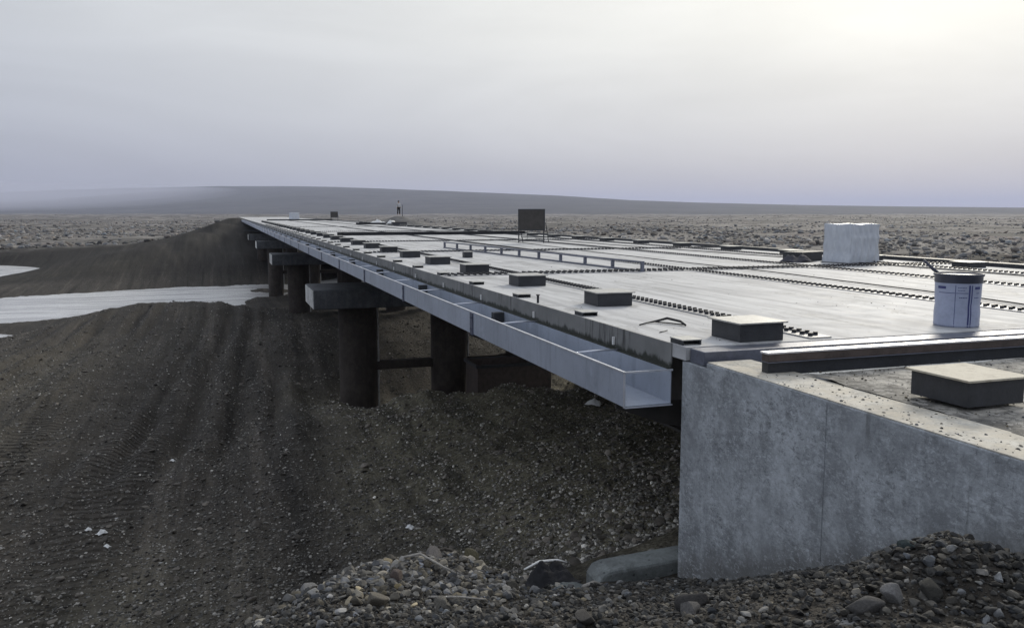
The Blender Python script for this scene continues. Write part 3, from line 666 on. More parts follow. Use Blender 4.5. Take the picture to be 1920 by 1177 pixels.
o = copy_tree(pedA); o.location = (3.94, 3.67, -.040); o.rotation_euler.z = .01; tag(o, 'dark pedestal box with a dusty tan top on the approach slab behind the wing wall', 'pedestal', 'pedestal boxes along the left edge of the deck')
dusty = simple('dusty_plate', (.50,.46,.37), .7, 0, .2, 9, dirt=(.30,.26,.20))
for ch in o.children:
    if ch.name.startswith('top_plate'): ch.data = ch.data.copy(); ch.data.materials[0] = dusty
pedB = make_pedestal('low_pedestal_box', .105, .40, .46)
rl = ['pale topped low box at the right kerb, first one right of the paint drum', 'pale topped low box at the right kerb just right of the white wrapped cube', 'pale topped low box at the right kerb between the dark bundle and the white cube', 'pale topped low box at the right kerb, left of the dark bundle', 'far low box along the right kerb, its pale top showing as a sliver']
for k in range(30):
    o = pedB if k == 0 else copy_tree(pedB)
    o.location = (13.0, 9.6+2.62*k+random.uniform(-.05,.05), .0008); tag(o, rl[min(k, 4)], 'pedestal', 'low boxes along the right edge of the deck')
rb = None
bl = ['flat steel rail base at the left deck corner by the wing wall', 'flat steel rail base on the left deck edge, next after the corner one', 'third flat steel rail base from the deck corner on the left edge', 'fourth flat steel rail base from the deck corner on the left edge', 'far flat steel rail base on the left edge of the deck']
for k in range(36):
    if rb is None:
        rb = empty('rail_base'); o = rb
        MB().box(-.085,.085,-.10,.10,.034,.042).build('top_plate', M['plate_top'], rb, bevel=.002)
        MB().box(-.08,-.07,-.095,.095,0,.0338).box(.07,.08,-.095,.095,0,.0338).box(-.07,.07,-.012,.012,0,.0338).build('web', M['dark_steel'], rb)
    else: o = copy_tree(rb)
    o.location = (3.345, 5.74+1.92*k+(.0 if k else -.0), .0008); o.rotation_euler.z = random.uniform(-.03,.03)
    tag(o, bl[min(k, 4)], 'rail base', 'rail bases along the left deck edge')

# ------------------------------------------------------------------ things on the deck
# paint drum
pd_ = empty('paint_drum', (6.17, 5.90, .001)); tag(pd_, 'blue-grey metal paint drum with a dark rim standing on the near deck edge', 'drum')
pb = simple('drum_paint', (.36,.40,.53), .38, .1, .14, 5, .1)
dk = simple('drum_rim', (.055,.06,.085), .4, .3, .2, 9); pt = simple('drum_print', (.035,.045,.16), .5, 0, .1, 9)
prof = [(.0,.0),(.178,.0),(.184,.006),(.186,.02),(.184,.03),(.186,.12),(.180,.19),(.186,.26),(.188,.37),(.190,.385)]
MB().lathe((0,0,0), prof, 48).build('shell', pb, pd_, smooth=True)
MB().lathe((0,0,0), [(.1905,.385),(.194,.39),(.194,.44),(.201,.445),(.205,.456),(.201,.466),(.192,.466),(.188,.455),(.188,.386)], 48).build('rim', dk, pd_, smooth=True)
MB().lathe((0,0,0), [(.0,.448),(.10,.449),(.186,.452)], 48).build('paint', simple('drum_content', (.52,.54,.56), .3, 0, .1, 9), pd_, smooth=True)
def band(a0, a1, z0, z1, r=.1893, n=8):
    vs = []; fs = []
    for zz in (z0, z1):
        for i in range(n+1):
            a = R(a0+(a1-a0)*i/n); rr = np.interp(zz, [p[1] for p in prof[2:]], [p[0] for p in prof[2:]])+.0012; vs.append((rr*math.cos(a), rr*math.sin(a), zz))
    fs = [(i,i+1,n+2+i,n+1+i) for i in range(n)]; return vs, fs
CA = math.degrees(math.atan2(-5.9, -6.17))    # direction of the viewer side
def strip(mb, a0, a1, zs):
    for z0, z1 in zip(zs[:-1], zs[1:]): mb.add(*band(CA+a0, CA+a1, z0, z1))
zz = [.005,.03,.12,.19,.26,.37]
pr_ = MB()
strip(pr_, 27, 31.5, zz); strip(pr_, 34.5, 37.5, zz); strip(pr_, -6.2, -5.0, zz)
strip(pr_, -52, -7, [.299,.304]); strip(pr_, -4, 26, [.299,.304]); strip(pr_, 50, 62, [.299,.304])
strip(pr_, -56, -30, [.335,.358]); strip(pr_, 44, 64, [.335,.358])
for q in range(5): strip(pr_, 4+q*4.2, 6.8+q*4.2, [.258-.0*q,.266])
for q in range(4): strip(pr_, 44+q*4.2, 46.8+q*4.2, [.258,.266])
for q in range(6): strip(pr_, 0+q*3.6, 2.4+q*3.6, [.345,.352])
for q in range(5): strip(pr_, 0+q*3.6, 2.4+q*3.6, [.322,.328])
pr_.build('printed_label', pt, pd_, smooth=True)
bs = empty('brush_handle', (6.10, 6.06, .44)); tag(bs, 'dark brush handle leaning out over the rim of the paint drum', 'brush')
MB().tube([(.02,-.01,.0),(-.03,.03,.05),(-.10,.08,.135)], [.012,.015,.011], 10).build('handle', dk, bs, smooth=True)
MB().box(.0,.045,-.04,.0,-.02,.01).build('bristles', M['dark_wood'], bs)

# white wrapped cubes
def wrapped(seed, sx_, sy_, sz_):
    bm = bmesh.new(); bmesh.ops.create_cube(bm, size=1)
    bmesh.ops.subdivide_edges(bm, edges=bm.edges, cuts=30, use_grid_fill=True)
    rnd = np.random.default_rng(seed)
    for v in bm.verts:
        x, y, z = v.co; q = np.array([x*sx_, y*sy_, (z+.5)*sz_])
        f1 = math.sin(q[0]*15+1.3*math.sin(q[2]*4+seed)+seed); f2 = math.sin(q[1]*23+1.7*math.sin(q[2]*5))
        fold = .020*(1-abs(f1))**1.5*(1+.5*math.sin(q[2]*7)) + .010*(1-abs(f2))**2 + .006*math.sin(q[0]*41+q[2]*9)*math.sin(q[2]*13)
        nrm = np.array([round(x*2.02-.0) if abs(x)>.49 else 0, round(y*2.02) if abs(y)>.49 else 0, 0.])
        q = q + nrm*fold*(1 if z < .49 else .5) + rnd.normal(0, .0012, 3)
        if z > .49: q[2] += .010*math.sin(x*9+seed)*math.cos(y*7) - .012*(max(abs(x),abs(y))>.49)*abs(math.sin((x+y)*7))
        q[0] *= 1+.02*(.5-z)*(abs(x)>.4); v.co = q
        if v.co.z < .0: v.co.z = 0
    me = bpy.data.meshes.new('wrapped_bale'); bm.to_mesh(me); bm.free(); me.materials.append(M['film'])
    me.polygons.foreach_set('use_smooth', [True]*len(me.polygons)); return me
wb = empty('wrapped_bale', (11.97, 14.15, .0008), R(12)); tag(wb, 'large bale wrapped in white film near the right kerb of the deck', 'wrapped bale')
o = bpy.data.objects.new('film_cover', wrapped(3, .84, .64, .775)); COL.objects.link(o); o.parent = wb
MB().box(-.46,.46,-.36,.36,-.0,.012).build('base_sheet', M['dark_wood'], wb)
wb2 = empty('wrapped_bale', (9.25, 121, .0008), R(30)); tag(wb2, 'small looking white wrapped bale far off towards the end of the bridge', 'wrapped bale')
o = bpy.data.objects.new('film_cover', wrapped(5, 1.0, .9, .98)); COL.objects.link(o); o.parent = wb2

# information boards on trestles
def board(name, loc, rz, lab):
    r = empty(name, loc, rz); tag(r, lab, 'board', 'board stands on the deck')
    MB().box(-.40,.40,-.012,.012,.44,1.06).build('panel', M['sign'], r)
    fr = MB().box(-.44,-.401,-.02,.02,.40,1.10).box(.401,.44,-.02,.02,.40,1.10).box(-.40,.40,-.02,.02,1.061,1.10).box(-.40,.40,-.02,.02,.40,.439); fr.build('frame', M['dark_steel'], r)
    for sx_ in (-.42, .40): MB().box(sx_-.018, sx_+.018, -.018, .018, 0, .399).build('leg', M['dark_steel'], r)
    MB().box(-.15,-.135,-.012,.012,.05,.399).build('strut', M['dark_steel'], r)
    for sx_ in (-.36, .50): MB().tube([(sx_-.04,.03,.66),(sx_+.04,.46,.0)], .014, 6).build('leg', M['dark_steel'], r)
    MB().box(-.40,.40,-.014,.014,.05,.08).build('cross_bar', M['dark_steel'], r); MB().box(-.38,.52,.33,.35,.16,.19).build('cross_bar', M['dark_steel'], r)
    return r
board('board_stand', (9.56, 26.4, .012), R(-24), 'dark square board on a four legged steel stand in the middle of the deck')
board('board_stand', (12.6, 104, .0008), R(-14), 'far small dark board on a stand beyond the wrapped bale, near the skyline')

# ladder-like railing section lying on the deck
lf = empty('railing_section', (5.92, 23.6, .0008), 0); tag(lf, 'long grey steel railing section with short posts lying along the deck', 'railing section')
v0 = Vector((0, 0, 0)); v1 = Vector((.80, -10.6, 0)); dirv = (v1-v0).normalized(); lf.rotation_euler.z = math.atan2(dirv.y, dirv.x); LL = (v1-v0).length
MB().box(0, LL, -.03, .03, .150, .180).build('top_rail', M['joint'], lf, bevel=.004); MB().box(0, LL, -.035, .035, 0, .030).build('bottom_rail', M['joint'], lf, bevel=.004)
for k in range(11): MB().box(.0+LL*k/10.-(.05 if k==10 else 0)+(.0), .05+LL*k/10.-(.05 if k==10 else 0), -.025, .025, .0305, .1495).build('post', M['joint'], lf)
# long dark beam across the deck
cb = MB().box(4.7, 13.4, 37.9, 37.92, .012, .13).box(4.7, 13.4, 37.80, 38.02, .131, .143).box(4.7, 13.4, 37.80, 38.02, .0005, .0115).build('cross_beam', M['dark_steel']); tag(cb, 'long dark steel beam lying square across the deck, behind the board stand', 'steel beam')
for yb, xa, xb_ in ((72, 10.5, 13.2), (112, 5.2, 13.3)):
    o = MB().box(xa, xb_, yb, yb+.02, .012, .14).box(xa, xb_, yb-.1, yb+.12, .141, .155).box(xa, xb_, yb-.1, yb+.12, .0005, .0115).build('cross_beam', M['dark_steel'])
    tag(o, {72:'short dark beam lying by the right kerb below the standing person', 112:'farthest dark beam across the deck, next to the far white bale'}[yb], 'steel beam')
sbx = empty('steel_box', (5.15, 18.42, .0008)); tag(sbx, 'small dark cube box with a pale lid standing alone inside the left row', 'box')
MB().box(-.095,.095,-.09,.09,0,.125).build('body', M['dark_steel'], sbx, bevel=.004); MB().box(-.105,.105,-.10,.10,.1253,.14).build('lid', M['plate_top'], sbx, bevel=.003)
o = MB().box(3.72,3.98,3.02,3.03,.0,.01) if False else None
st = MB().cyl((3.29, 8.87), .014, .014, .0006, .085, 10).cyl((3.29, 8.87), .022, .022, .0851, .095, 10).build('anchor_stub', M['bolt']); tag(st, 'short dark anchor stub standing on the left deck edge', 'stub')
sc = MB().tube([(3.48,6.78,.008),(3.60,6.86,.012),(3.72,6.90,.02),(3.80,6.86,.045),(3.86,6.72,.03),(3.84,6.60,.012)], [.006,.007,.010,.012,.012,.009], 8)
sc.tube([(3.70,6.90,.012),(3.80,6.76,.01),(3.85,6.63,.012)], .006, 6).tube([(3.55,6.40,.006),(3.42,6.30,.006)], .004, 6)
o = sc.build('cable_scrap', M['rubber'], smooth=True); tag(o, 'twisted scrap of black cable lying near the corner of the deck', 'cable')
cbl = []
for i in range(60):
    f_ = i/59.; y = 6.3+f_*24; cbl.append((7.95+.85*f_**.6*1.6+.10*math.sin(f_*9)+.03*math.sin(f_*31), y, .019))
o = MB().tube(cbl, .009, 6).build('cable', M['rubber'], smooth=True); tag(o, 'long thin black cable trailing along the middle of the deck', 'cable')
cbl = [(11.9-.6*f_+.12*math.sin(f_*7), 9+22*f_, .015) for f_ in np.linspace(0, 1, 50)]
o = MB().tube(cbl, .011, 6).build('cable', M['rubber'], smooth=True); tag(o, 'thin black cable trailing along the right part of the deck by the bale', 'cable')
# bundle left of the bale
bu = empty('covered_crate', (11.15, 14.75, .0008), R(20)); tag(bu, 'low dark crate with a crumpled cloth beside it, left of the white bale', 'crate')
MB().box(.0,.75,-.1,.35,0,.19).build('crate', M['dark_steel'], bu, bevel=.006)
def cloth(name, m, parent, cx, cy, sx_, sy_, h, seed):
    n = 18; gx, gy = np.meshgrid(np.linspace(-1,1,n), np.linspace(-1,1,n)); z = h*np.clip(1-(gx**2+gy**2)*.8, 0, 1)*(1+.9*fbm(gx*2.2+seed, gy*2.2, 3, seed))+.004
    X = cx+sx_*gx*(1+.12*fbm(gy*2,gx*2,2,seed+3)); Yv = cy+sy_*gy*(1+.12*fbm(gx*2,gy*2,2,seed+5))
    mb = MB(); mb.add(np.stack([X,Yv,z],-1).reshape(-1,3), [(r_*n+c_, r_*n+c_+1, (r_+1)*n+c_+1, (r_+1)*n+c_) for r_ in range(n-1) for c_ in range(n-1)])
    o = mb.build(name, m, parent, smooth=True); sd_ = o.modifiers.new('thick', 'SOLIDIFY'); sd_.thickness = .004; return o
cloth('cloth', simple('grey_cloth', (.05,.05,.062), .85, 0, .3, 8), bu, -.12, -.05, .34, .26, .12, 4)
wsg = ['white plastic sack lying by the right kerb below the standing person', 'second white plastic sack by the right kerb, nearer the dark crate']
for k, (x, y) in enumerate(((12.6, 73.5), (13.15, 70.2))):
    r_ = empty('plastic_sack', (x, y, .0008), .6*k); tag(r_, wsg[k], 'sack', 'white sacks by the right kerb')
    cloth('sack_body', M['litter'], r_, 0, 0, .8-.3*k, .35, .32, 12+k)
o = empty('tool_crate', (13.05, 66.5, .0008)); tag(o, 'dark tool crate on the right kerb side of the deck below the standing person', 'crate')
MB().box(-.55,.55,-.3,.3,0,.24).build('body', M['dark_steel'], o, bevel=.01); MB().box(-.57,.57,-.32,.32,.2405,.265).build('lid', M['rust'], o, bevel=.004)

# spoil heap beyond the right edge, a person and a survey staff on top of it
n = 60; gx, gy = np.meshgrid(np.linspace(-1,1,n), np.linspace(-1,1,n)); rr = np.hypot(gx, gy)
hh = 5.25*np.clip(1-rr*1.0, 0, 1)**.9; hh = np.minimum(hh, 5.0)+.25*fbm(gx*5, gy*5, 4, 3)*np.clip(1-rr,0,1)
mb = MB(); mb.add(np.stack([20.4+11*gx, 103.7+11*gy, -4.35+hh], -1).reshape(-1,3), [(r_*n+c_, r_*n+c_+1, (r_+1)*n+c_+1, (r_+1)*n+c_) for r_ in range(n-1) for c_ in range(n-1)])
hmat, t, p = new_mat('spoil_earth'); v = t.wcoord(); a = t.noise(v, 1.2, 6, .7); finish(t, p, t.mix(t.ramp(a, [(.35,0.),(.65,1.)]), (.10,.098,.095), (.20,.195,.185)), .9, 0, a, .6, .1, .2)
o = mb.build('spoil_heap', hmat, smooth=True); tag(o, 'grey earth heap beyond the right edge of the bridge that the person stands on', 'earth heap')
from mathutils.bvhtree import BVHTree
zt_ = .68
def skin(name, m, parent, verts, edges, radii, root=0, sub=2):
    me = bpy.data.meshes.new(name); me.from_pydata(verts, edges, []); me.materials.append(m)
    o = bpy.data.objects.new(name, me); COL.objects.link(o); o.parent = parent
    o.modifiers.new('skin', 'SKIN'); sm = o.modifiers.new('sub', 'SUBSURF'); sm.levels = sub; sm.render_levels = sub
    sk = me.skin_vertices[0].data
    for i, r_ in enumerate(radii): sk[i].radius = (r_, r_) if not isinstance(r_, tuple) else r_
    sk[root].use_root = True; return o
pe = empty('person', (20.32, 103.7, zt_), R(200)); tag(pe, 'standing person in a white jacket and dark trousers beside a tall pole', 'person')
sk_m = simple('skin_tone', (.45,.30,.22), .6, 0, .1, 20)
V = [(0,0,.95),(0,.0,1.15),(0,.0,1.38),(0,.01,1.48),(0,.02,1.58),(0,.02,1.68),(-.18,0,1.38),(-.24,.02,1.12),(-.20,.16,.95),(-.18,.22,.90),(.18,0,1.38),(.26,.0,1.12),(.30,.10,.90),(.31,.13,.82),(-.10,0,.88),(-.13,.02,.50),(-.15,-.02,.10),(-.15,.14,.04),(.10,0,.88),(.13,.03,.50),(.15,-.01,.10),(.15,.15,.04)]
Ed = [(0,1),(1,2),(2,3),(3,4),(4,5),(2,6),(6,7),(7,8),(8,9),(2,10),(10,11),(11,12),(12,13),(0,14),(14,15),(15,16),(16,17),(0,18),(18,19),(19,20),(20,21)]
rad = [.14,.13,.14,.055,.095,.075,.065,.05,.04,.035,.065,.05,.04,.035,.095,.065,.05,.04,.095,.065,.05,.04]
skin('body', sk_m, pe, V, Ed, rad)
skin('jacket', simple('jacket_cloth', (.55,.55,.56), .8, 0, .15, 6), pe, [(0,0,.90),(0,0,1.15),(0,0,1.40),(-.19,0,1.40),(-.25,.02,1.12),(-.20,.16,.96),(.19,0,1.40),(.27,0,1.12),(.31,.10,.91)], [(0,1),(1,2),(2,3),(3,4),(4,5),(2,6),(6,7),(7,8)], [.19,.18,.17,.085,.07,.06,.085,.07,.06])
skin('trousers', M['black_cloth'], pe, [(0,0,.98),(-.10,0,.88),(-.13,.02,.50),(-.15,-.02,.12),(.10,0,.88),(.13,.03,.50),(.15,-.01,.12)], [(0,1),(1,2),(2,3),(0,4),(4,5),(5,6)], [.16,.11,.085,.075,.11,.085,.075])
MB().lathe((0,.01,1.62), [(.108,0),(.112,.04),(.09,.10),(.04,.135),(.0,.14)], 20).build('cap', M['black_cloth'], pe, smooth=True)
so_ = empty('survey_staff', (20.75, 103.55, zt_-.5)); tag(so_, 'tall dark pole standing upright right beside the person', 'pole')
MB().box(-.03,.03,-.02,.02,.0,1.75).build('staff', M['dark_steel'], so_); MB().cyl((0,0), .05, .02, -.06, -.001, 10).build('shoe', M['joint'], so_)

# ------------------------------------------------------------------ concrete block, stones, litter
fb = empty('concrete_block', (3.16, 5.95, -2.265)); tag(fb, 'grey concrete block with chamfered end lying against the foot of the wing wall', 'concrete block')
MB().prism([(-.52,0),(-.52,.42),(-.47,.49),(-.40,.51),(.60,.55),(.60,0)], 1, -.20, .06).build('block_body', M['block'], fb, bevel=.025)
b_ = MB()
for x in (-.335, -.295): b_.cyl((0,0), .009, .009, 0, .004, 10)
b_ = MB().box(-.45,-.43,-.2025,-.2005,.40,.42).box(-.415,-.395,-.2025,-.2005,.405,.425); b_.build('lifting_hole', M['black_cloth'], fb)

def rock_mesh(seed, sub=3, ang=.5):
    bm = bmesh.new(); bmesh.ops.create_icosphere(bm, subdivisions=sub, radius=1)
    rnd = np.random.default_rng(seed); pl_ = [(Vector(rnd.normal(0,1,3)).normalized(), rnd.uniform(.42,.82)) for _ in range(13)]
    co = np.array([v.co for v in bm.verts])
    for v in bm.verts:
        for n_, d_ in pl_:
            k_ = v.co.dot(n_)-d_
            if k_ > 0: v.co -= n_*k_*ang*1.7 if ang < .58 else n_*k_
    me = bpy.data.meshes.new('rock'); bm.to_mesh(me); bm.free(); return me
def gravel(name, n, sampler, smin, smax, power, flat, sub, tint_f, seed, smooth=False):
    rng = np.random.default_rng(seed)
    bases = []
    for k in range(6):
        me = rock_mesh(100+k+seed, sub, .55); v = np.zeros(len(me.vertices)*3); me.vertices.foreach_get('co', v); f = np.zeros(len(me.polygons)*3, int); me.polygons.foreach_get('vertices', f)
        bases.append((v.reshape(-1,3), f.reshape(-1,3))); bpy.data.meshes.remove(me)
    x, y = sampler(rng, n); n = len(x); z = ground_z(x, y)
    s = smin*(smax/smin)**(rng.random(n)**power); Vs = []; Fs = []; Cs = []; off = 0
    for k in range(6):
        idx = np.where(np.arange(n) % 6 == k)[0]; bv, bf = bases[k]; m_ = len(idx)
        sc_ = np.stack([s[idx]*rng.uniform(.75,1.35,m_), s[idx]*rng.uniform(.7,1.1,m_), s[idx]*rng.uniform(*flat, m_)], -1)
        a = rng.uniform(0, 2*np.pi, m_); tlt = rng.normal(0, .35, m_)
        p_ = bv[None]*sc_[:,None]; ct, st_ = np.cos(tlt)[:,None], np.sin(tlt)[:,None]
        p_ = np.stack([p_[...,0]*ct-p_[...,2]*st_, p_[...,1], p_[...,0]*st_+p_[...,2]*ct], -1)
        ca, sa = np.cos(a)[:,None], np.sin(a)[:,None]
        p_ = np.stack([p_[...,0]*ca-p_[...,1]*sa, p_[...,0]*sa+p_[...,1]*ca, p_[...,2]], -1)
        p_ += np.stack([x[idx], y[idx], z[idx]+sc_[:,2]*rng.uniform(.05,.6,m_)], -1)[:,None]
        Vs.append(p_.reshape(-1,3)); Fs.append((bf[None]+(np.arange(m_)*len(bv))[:,None,None]+off).reshape(-1,3)); off += m_*len(bv)
        tcol = tint_f(rng, m_, x[idx], y[idx]); Cs.append(np.repeat(tcol, len(bv), 0))
    V = np.concatenate(Vs); F = np.concatenate(Fs); Cc = np.concatenate(Cs)
    me = bpy.data.meshes.new(name); me.vertices.add(len(V)); me.vertices.foreach_set('co', V.ravel()); me.loops.add(F.size); me.loops.foreach_set('vertex_index', F.ravel().astype(np.int32))
    me.polygons.add(len(F)); me.polygons.foreach_set('loop_start', np.arange(0, F.size, 3)); me.polygons.foreach_set('loop_total', np.full(len(F), 3)); me.polygons.foreach_set('use_smooth', np.full(len(F), smooth)); me.update()
    at = me.color_attributes.new('tint', 'FLOAT_COLOR', 'POINT'); at.data.foreach_set('color', np.concatenate([Cc, np.ones((len(Cc),1))], 1).ravel())
    me.materials.append(M['stone']); o = bpy.data.objects.new(name, me); COL.objects.link(o); return tag(o, kind='stuff')
def tints(rng, m, x, y):
    g = .036*np.exp(rng.normal(0, .55, m)); g = np.where(rng.random(m) < .14, rng.uniform(.07, .22, m), g)
    w_ = rng.normal(0, .10, m); return np.stack([g*(1.02+w_*.6), g*(1+w_*.15), g*(.95-w_*.6)], -1)
def tints_light(rng, m, x, y):
    g = .105*np.exp(rng.normal(0, .5, m)); g = np.where(rng.random(m) < .14, rng.uniform(.2, .42, m), g)
    w_ = rng.normal(0, .14, m); return np.stack([g*(1.04+w_*.6), g*(1+w_*.2), g*(.92-w_*.6)], -1)
def s_near(rng, n):
    x = rng.uniform(-.9, 3.24, n); y = rng.uniform(1.4, 5.6, n); k = (y > 1.75-.1*x) & (y < 5.65-.15*np.abs(x-2.4)) ; return x[k], y[k]
gravel('gravel', 60000, s_near, .004, .026, 2.4, (.45,.9), 2, tints, 1)
def s_heap(rng, n):
    x = 1.0+rng.normal(0, .42, n); y = 4.62+rng.normal(0, .34, n); k = (y < 5.15) & (x < 2.1); return x[k], y[k]
gravel('gravel', 9000, s_heap, .004, .042, 3.0, (.4,.9), 2, tints_light, 2)
def s_wall(rng, n):
    x = 2.75+rng.normal(0, .25, n); y = 2.7+rng.normal(0, .35, n); k = x < 3.24; return x[k], y[k]
gravel('gravel', 1500, s_wall, .008, .035, 1.8, (.45,.9), 2, tints, 3)
def s_slab(rng, n):
    x = 3.27+rng.random(n)**1.6*2.6; y = rng.uniform(1.8, 4.72, n); return x, y
_gz = ground_z
def s_deck(rng, n):
    y = 5.7*(40/5.7)**rng.random(n); x = rng.uniform(3.3, 13.4, n); k = fbm(x*.6, y*.5, 3, 91)+rng.random(n)*.5 > .22; return x[k], y[k]
ground_z = lambda x, y: np.zeros_like(x)
gravel('grit', 2600, s_deck, .002, .011, 2.6, (.4,.8), 1, tints, 8)
ground_z = lambda x, y: np.where(x < 3.62, -.066, -.058)
gravel('gravel', 3000, s_slab, .002, .013, 2.4, (.4,.8), 1, tints_light, 6)
ground_z = _gz
def s_pit(rng, n):
    r = 8.5*(46/8.5)**(rng.random(n)**1.25); a = YAW + rng.uniform(-R(34), R(13), n); x = r*np.sin(a); y = r*np.cos(a); return x, y
def tints_pit(rng, m, x, y):
    g = .10*np.exp(rng.normal(0, .6, m)); g = np.where(rng.random(m) < .16, rng.uniform(.2, .42, m), g); g = np.where(rng.random(m) < .008, .6, g)*(1+1.1*sstep(1.5, 4.5, x)*(y < 30))  # stones coloured lighter under the deck to make up for its shade
    return np.stack([g*1.03, g, g*.93], -1)
gravel('gravel', 85000, s_pit, .010, .048, 2.6, (.4,.8), 1, tints_pit, 4)
def tints_clod(rng, m, x, y):
    g = .085*np.exp(rng.normal(0, .4, m))*(1+1.0*sstep(1.5, 4.5, x)*(y < 30)); return np.stack([g*1.1, g, g*.88], -1)  # clods likewise lightened there against the deck's shade
gravel('gravel', 5000, s_pit, .03, .09, 2.8, (.35,.7), 2, tints_clod, 15)
def s_bank(rng, n):
    a = YAW + rng.uniform(-R(33), R(8), n); r = 13*(56/13)**rng.random(n); x = r*np.sin(a); y = r*np.cos(a); k = (ground_z(x, y) > -6.15) & (rng.random(n) < sstep(13, 38, r)) & (fbm(x*.5, y*.12, 3, 41)+rng.random(n)*.6 > .15); return x[k], y[k]
gravel('gravel', 52000, s_bank, .014, .062, 2.4, (.4,.8), 1, tints_pit, 31)
gravel('gravel', 5000, s_bank, .04, .13, 2.8, (.3,.6), 2, tints_clod, 32)
def s_tundra(rng, n):
    a = YAW + rng.uniform(-R(33), R(33), n); r = 18*(1400/18)**(rng.random(n)**.8); x = r*np.sin(a); y = r*np.cos(a)
    k = ((x > 15.5) & (y > 4) & ~((y > 72) & (y < 106) & (x < 60))) | ((y > 146) & (x < 0)) | (y > 215); k &= fbm(x*.04, y*.022, 4, 17)*1.6+rng.random(n)*.5 > .22; return x[k], y[k]
def tints_tun(rng, m, x, y):
    g = np.where(rng.random(m) < .74, rng.uniform(.17, .34, m), rng.uniform(.07, .14, m)); g = g*np.exp(.5*fbm(x*.02, y*.02, 3, 19)); w_ = rng.normal(0, .06, m)
    return np.stack([g*(1.0+w_), g*.965, g*(.94-w_)], -1)
_gz0 = ground_z
gravel('tundra_tussocks', 80000, s_tundra, .16, 1.1, 1.8, (.35,.6), 1, tints_tun, 21, True)

rocks = [  # x, y, size, squash, colour, label
 (1.36,4.82,.115,(.75,.7,.95),(.12,.108,.068),'big upright olive boulder at the crest of the stony heap'),
 (.66,4.12,.085,(1.25,.8,.75),(.155,.14,.115),'tan angular stone on the near side of the stony heap'),
 (.98,4.02,.075,(.85,.8,1.0),(.15,.14,.12),'rounded tan stone right of centre on the stony heap'),
 (1.84,3.02,.090,(1.3,.9,.8),(.055,.052,.05),'large dark brown cobble in the gravel below the concrete block'),
 (1.74,2.90,.075,(1.4,.9,.6),(.12,.115,.11),'flat grey cobble just in front of the large dark brown one'),
 (2.34,2.45,.062,(1.0,.9,.95),(.20,.195,.19),'pale grey cobble in the dark gravel below the wing wall'),
 (2.20,2.46,.075,(1.5,.9,.6),(.10,.095,.09),'low brown cobble at the picture edge left of the pale one'),
 (2.47,2.40,.062,(1.3,.9,.8),(.05,.048,.042),'dark olive cobble right of the pale grey one'),
 (2.60,2.66,.050,(1.2,.7,.7),(.055,.072,.072),'greenish slab of stone on the gravel bank at the wall'),
 (.36,4.62,.070,(1.1,.9,.7),(.21,.205,.20),'light grey broken stone at the left end of the stony heap'),
 (.62,4.86,.060,(1.3,.9,.6),(.20,.195,.18),'pale flat stone on the left shoulder of the stony heap'),
 (.83,4.46,.070,(1.2,.8,.8),(.11,.085,.075),'reddish brown lump of earth in the middle of the stony heap'),
 (1.27,4.30,.060,(1,.9,.8),(.17,.16,.145),'fawn cobble on the right side of the stony heap'),
 (1.12,4.76,.075,(1.4,.9,.7),(.14,.13,.125),'long grey stone left of the olive boulder'),
 (1.30,2.95,.075,(1.1,.9,.7),(.07,.065,.06),'dark round cobble at the lower picture edge'),
]
for k, (x, y, s, q, c, lb) in enumerate(rocks):
    me = rock_mesh(40+k, 4, .5); me.polygons.foreach_set('use_smooth', [True]*len(me.polygons)); me.materials.append(rock_mat('rock_%d' % k, c))
    o = bpy.data.objects.new('rock', me); COL.objects.link(o); zg = float(ground_z(np.array([x]), np.array([y]))[0])
    s *= .82; o.location = (x, y, zg+s*q[2]*.40); o.scale = (s*q[0], s*q[1], s*q[2]); o.rotation_euler = (random.uniform(-.3,.3), random.uniform(-.3,.3), random.uniform(0,6))
    tag(o, lb, 'rock', 'single stones in the foreground')
def gz(x, y): return float(ground_z(np.array([float(x)]), np.array([float(y)]))[0])
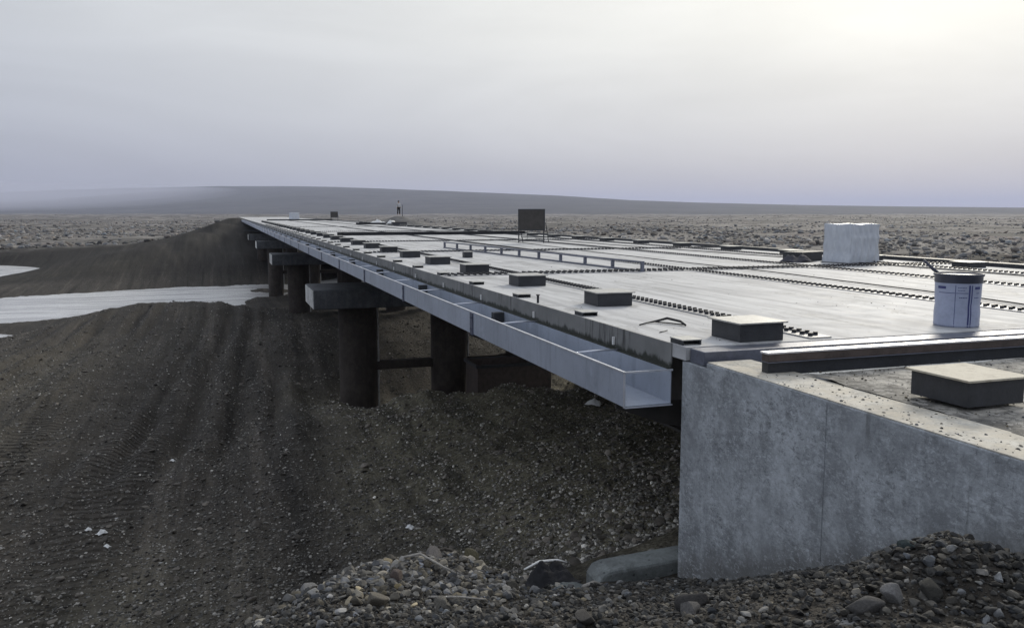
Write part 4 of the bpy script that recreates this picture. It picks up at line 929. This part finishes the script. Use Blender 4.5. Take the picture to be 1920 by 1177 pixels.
sticks = [([(.92,4.70),(1.0,4.62),(1.10,4.50),(1.16,4.44)], .05, .008, 'wood', 'thin pale root sticking out across the stony heap'),
          ([(1.86,4.26),(1.98,4.38),(2.10,4.48)], .03, .012, 'wood', 'grey stick lying in front of the concrete block'),
          ([(1.02,5.0),(1.14,5.06),(1.25,5.03),(1.32,4.98)], .12, .012, 'dark_wood', 'dark bent branch arching over the crest of the stony heap'),
          ([(.95,4.2),(1.1,4.10),(1.22,4.05)], .03, .007, 'wood', 'short twig low on the right of the stony heap')]
for pts, up, r_, mk, lb in sticks:
    o = MB().tube([(x, y, gz(x,y)+up*(1-abs(i/(len(pts)-1)-.5)*.8)) for i, (x,y) in enumerate(pts)], [r_*(1-.12*i) for i in range(len(pts))], 7).build('stick', M[mk], smooth=True); tag(o, lb, 'stick', 'sticks in the foreground stones')
rg = empty('plastic_rag', (1.74, 4.44, gz(1.74,4.44)+.01), .3); tag(rg, 'crumpled dark plastic rag with a pale edge half buried left of the concrete block', 'rag')
cloth('rag_sheet', M['black_cloth'], rg, 0, .03, .16, .09, .11, 31); MB().tube([(-.15,.07,.11),(-.03,.08,.125),(.10,.075,.105),(.17,.07,.075)], [.005,.008,.007,.003], 6).build('pale_edge', M['litter'], rg, smooth=True)
cloth('rag_fold', simple('grey_green_sheet', (.07,.085,.09), .6, 0, .2, 8), rg, .0, -.12, .13, .08, .05, 35)
lit = [(-2.35,16.85,.09,'white scrap among the dozer tracks at the left'),(-2.2,16.3,.07,'white scrap just below the first one in the dozer tracks'),(-2.62,17.2,.06,'small white scrap left of the other two in the tracks'),(6.34,13.82,.055,'small white scrap on the slope below the bridge trough'),(7.5,16.7,.17,'flat white scrap at the top of the slope right under the trough'),(2.72,13.3,.08,'pale scrap on the dark gravel in the middle of the pit'),(-1.4,22.0,.07,'white speck of litter on the bare bank left of the piers')]
for x, y, s, lb in lit:
    r_ = empty('litter_scrap', (x, y, gz(x,y)+.02), random.uniform(0,3)); tag(r_, lb, 'litter', 'white scraps on the ground')
    cloth('scrap_sheet', M['litter'], r_, 0, 0, s, s*.6, s*.6, int(s*1000))
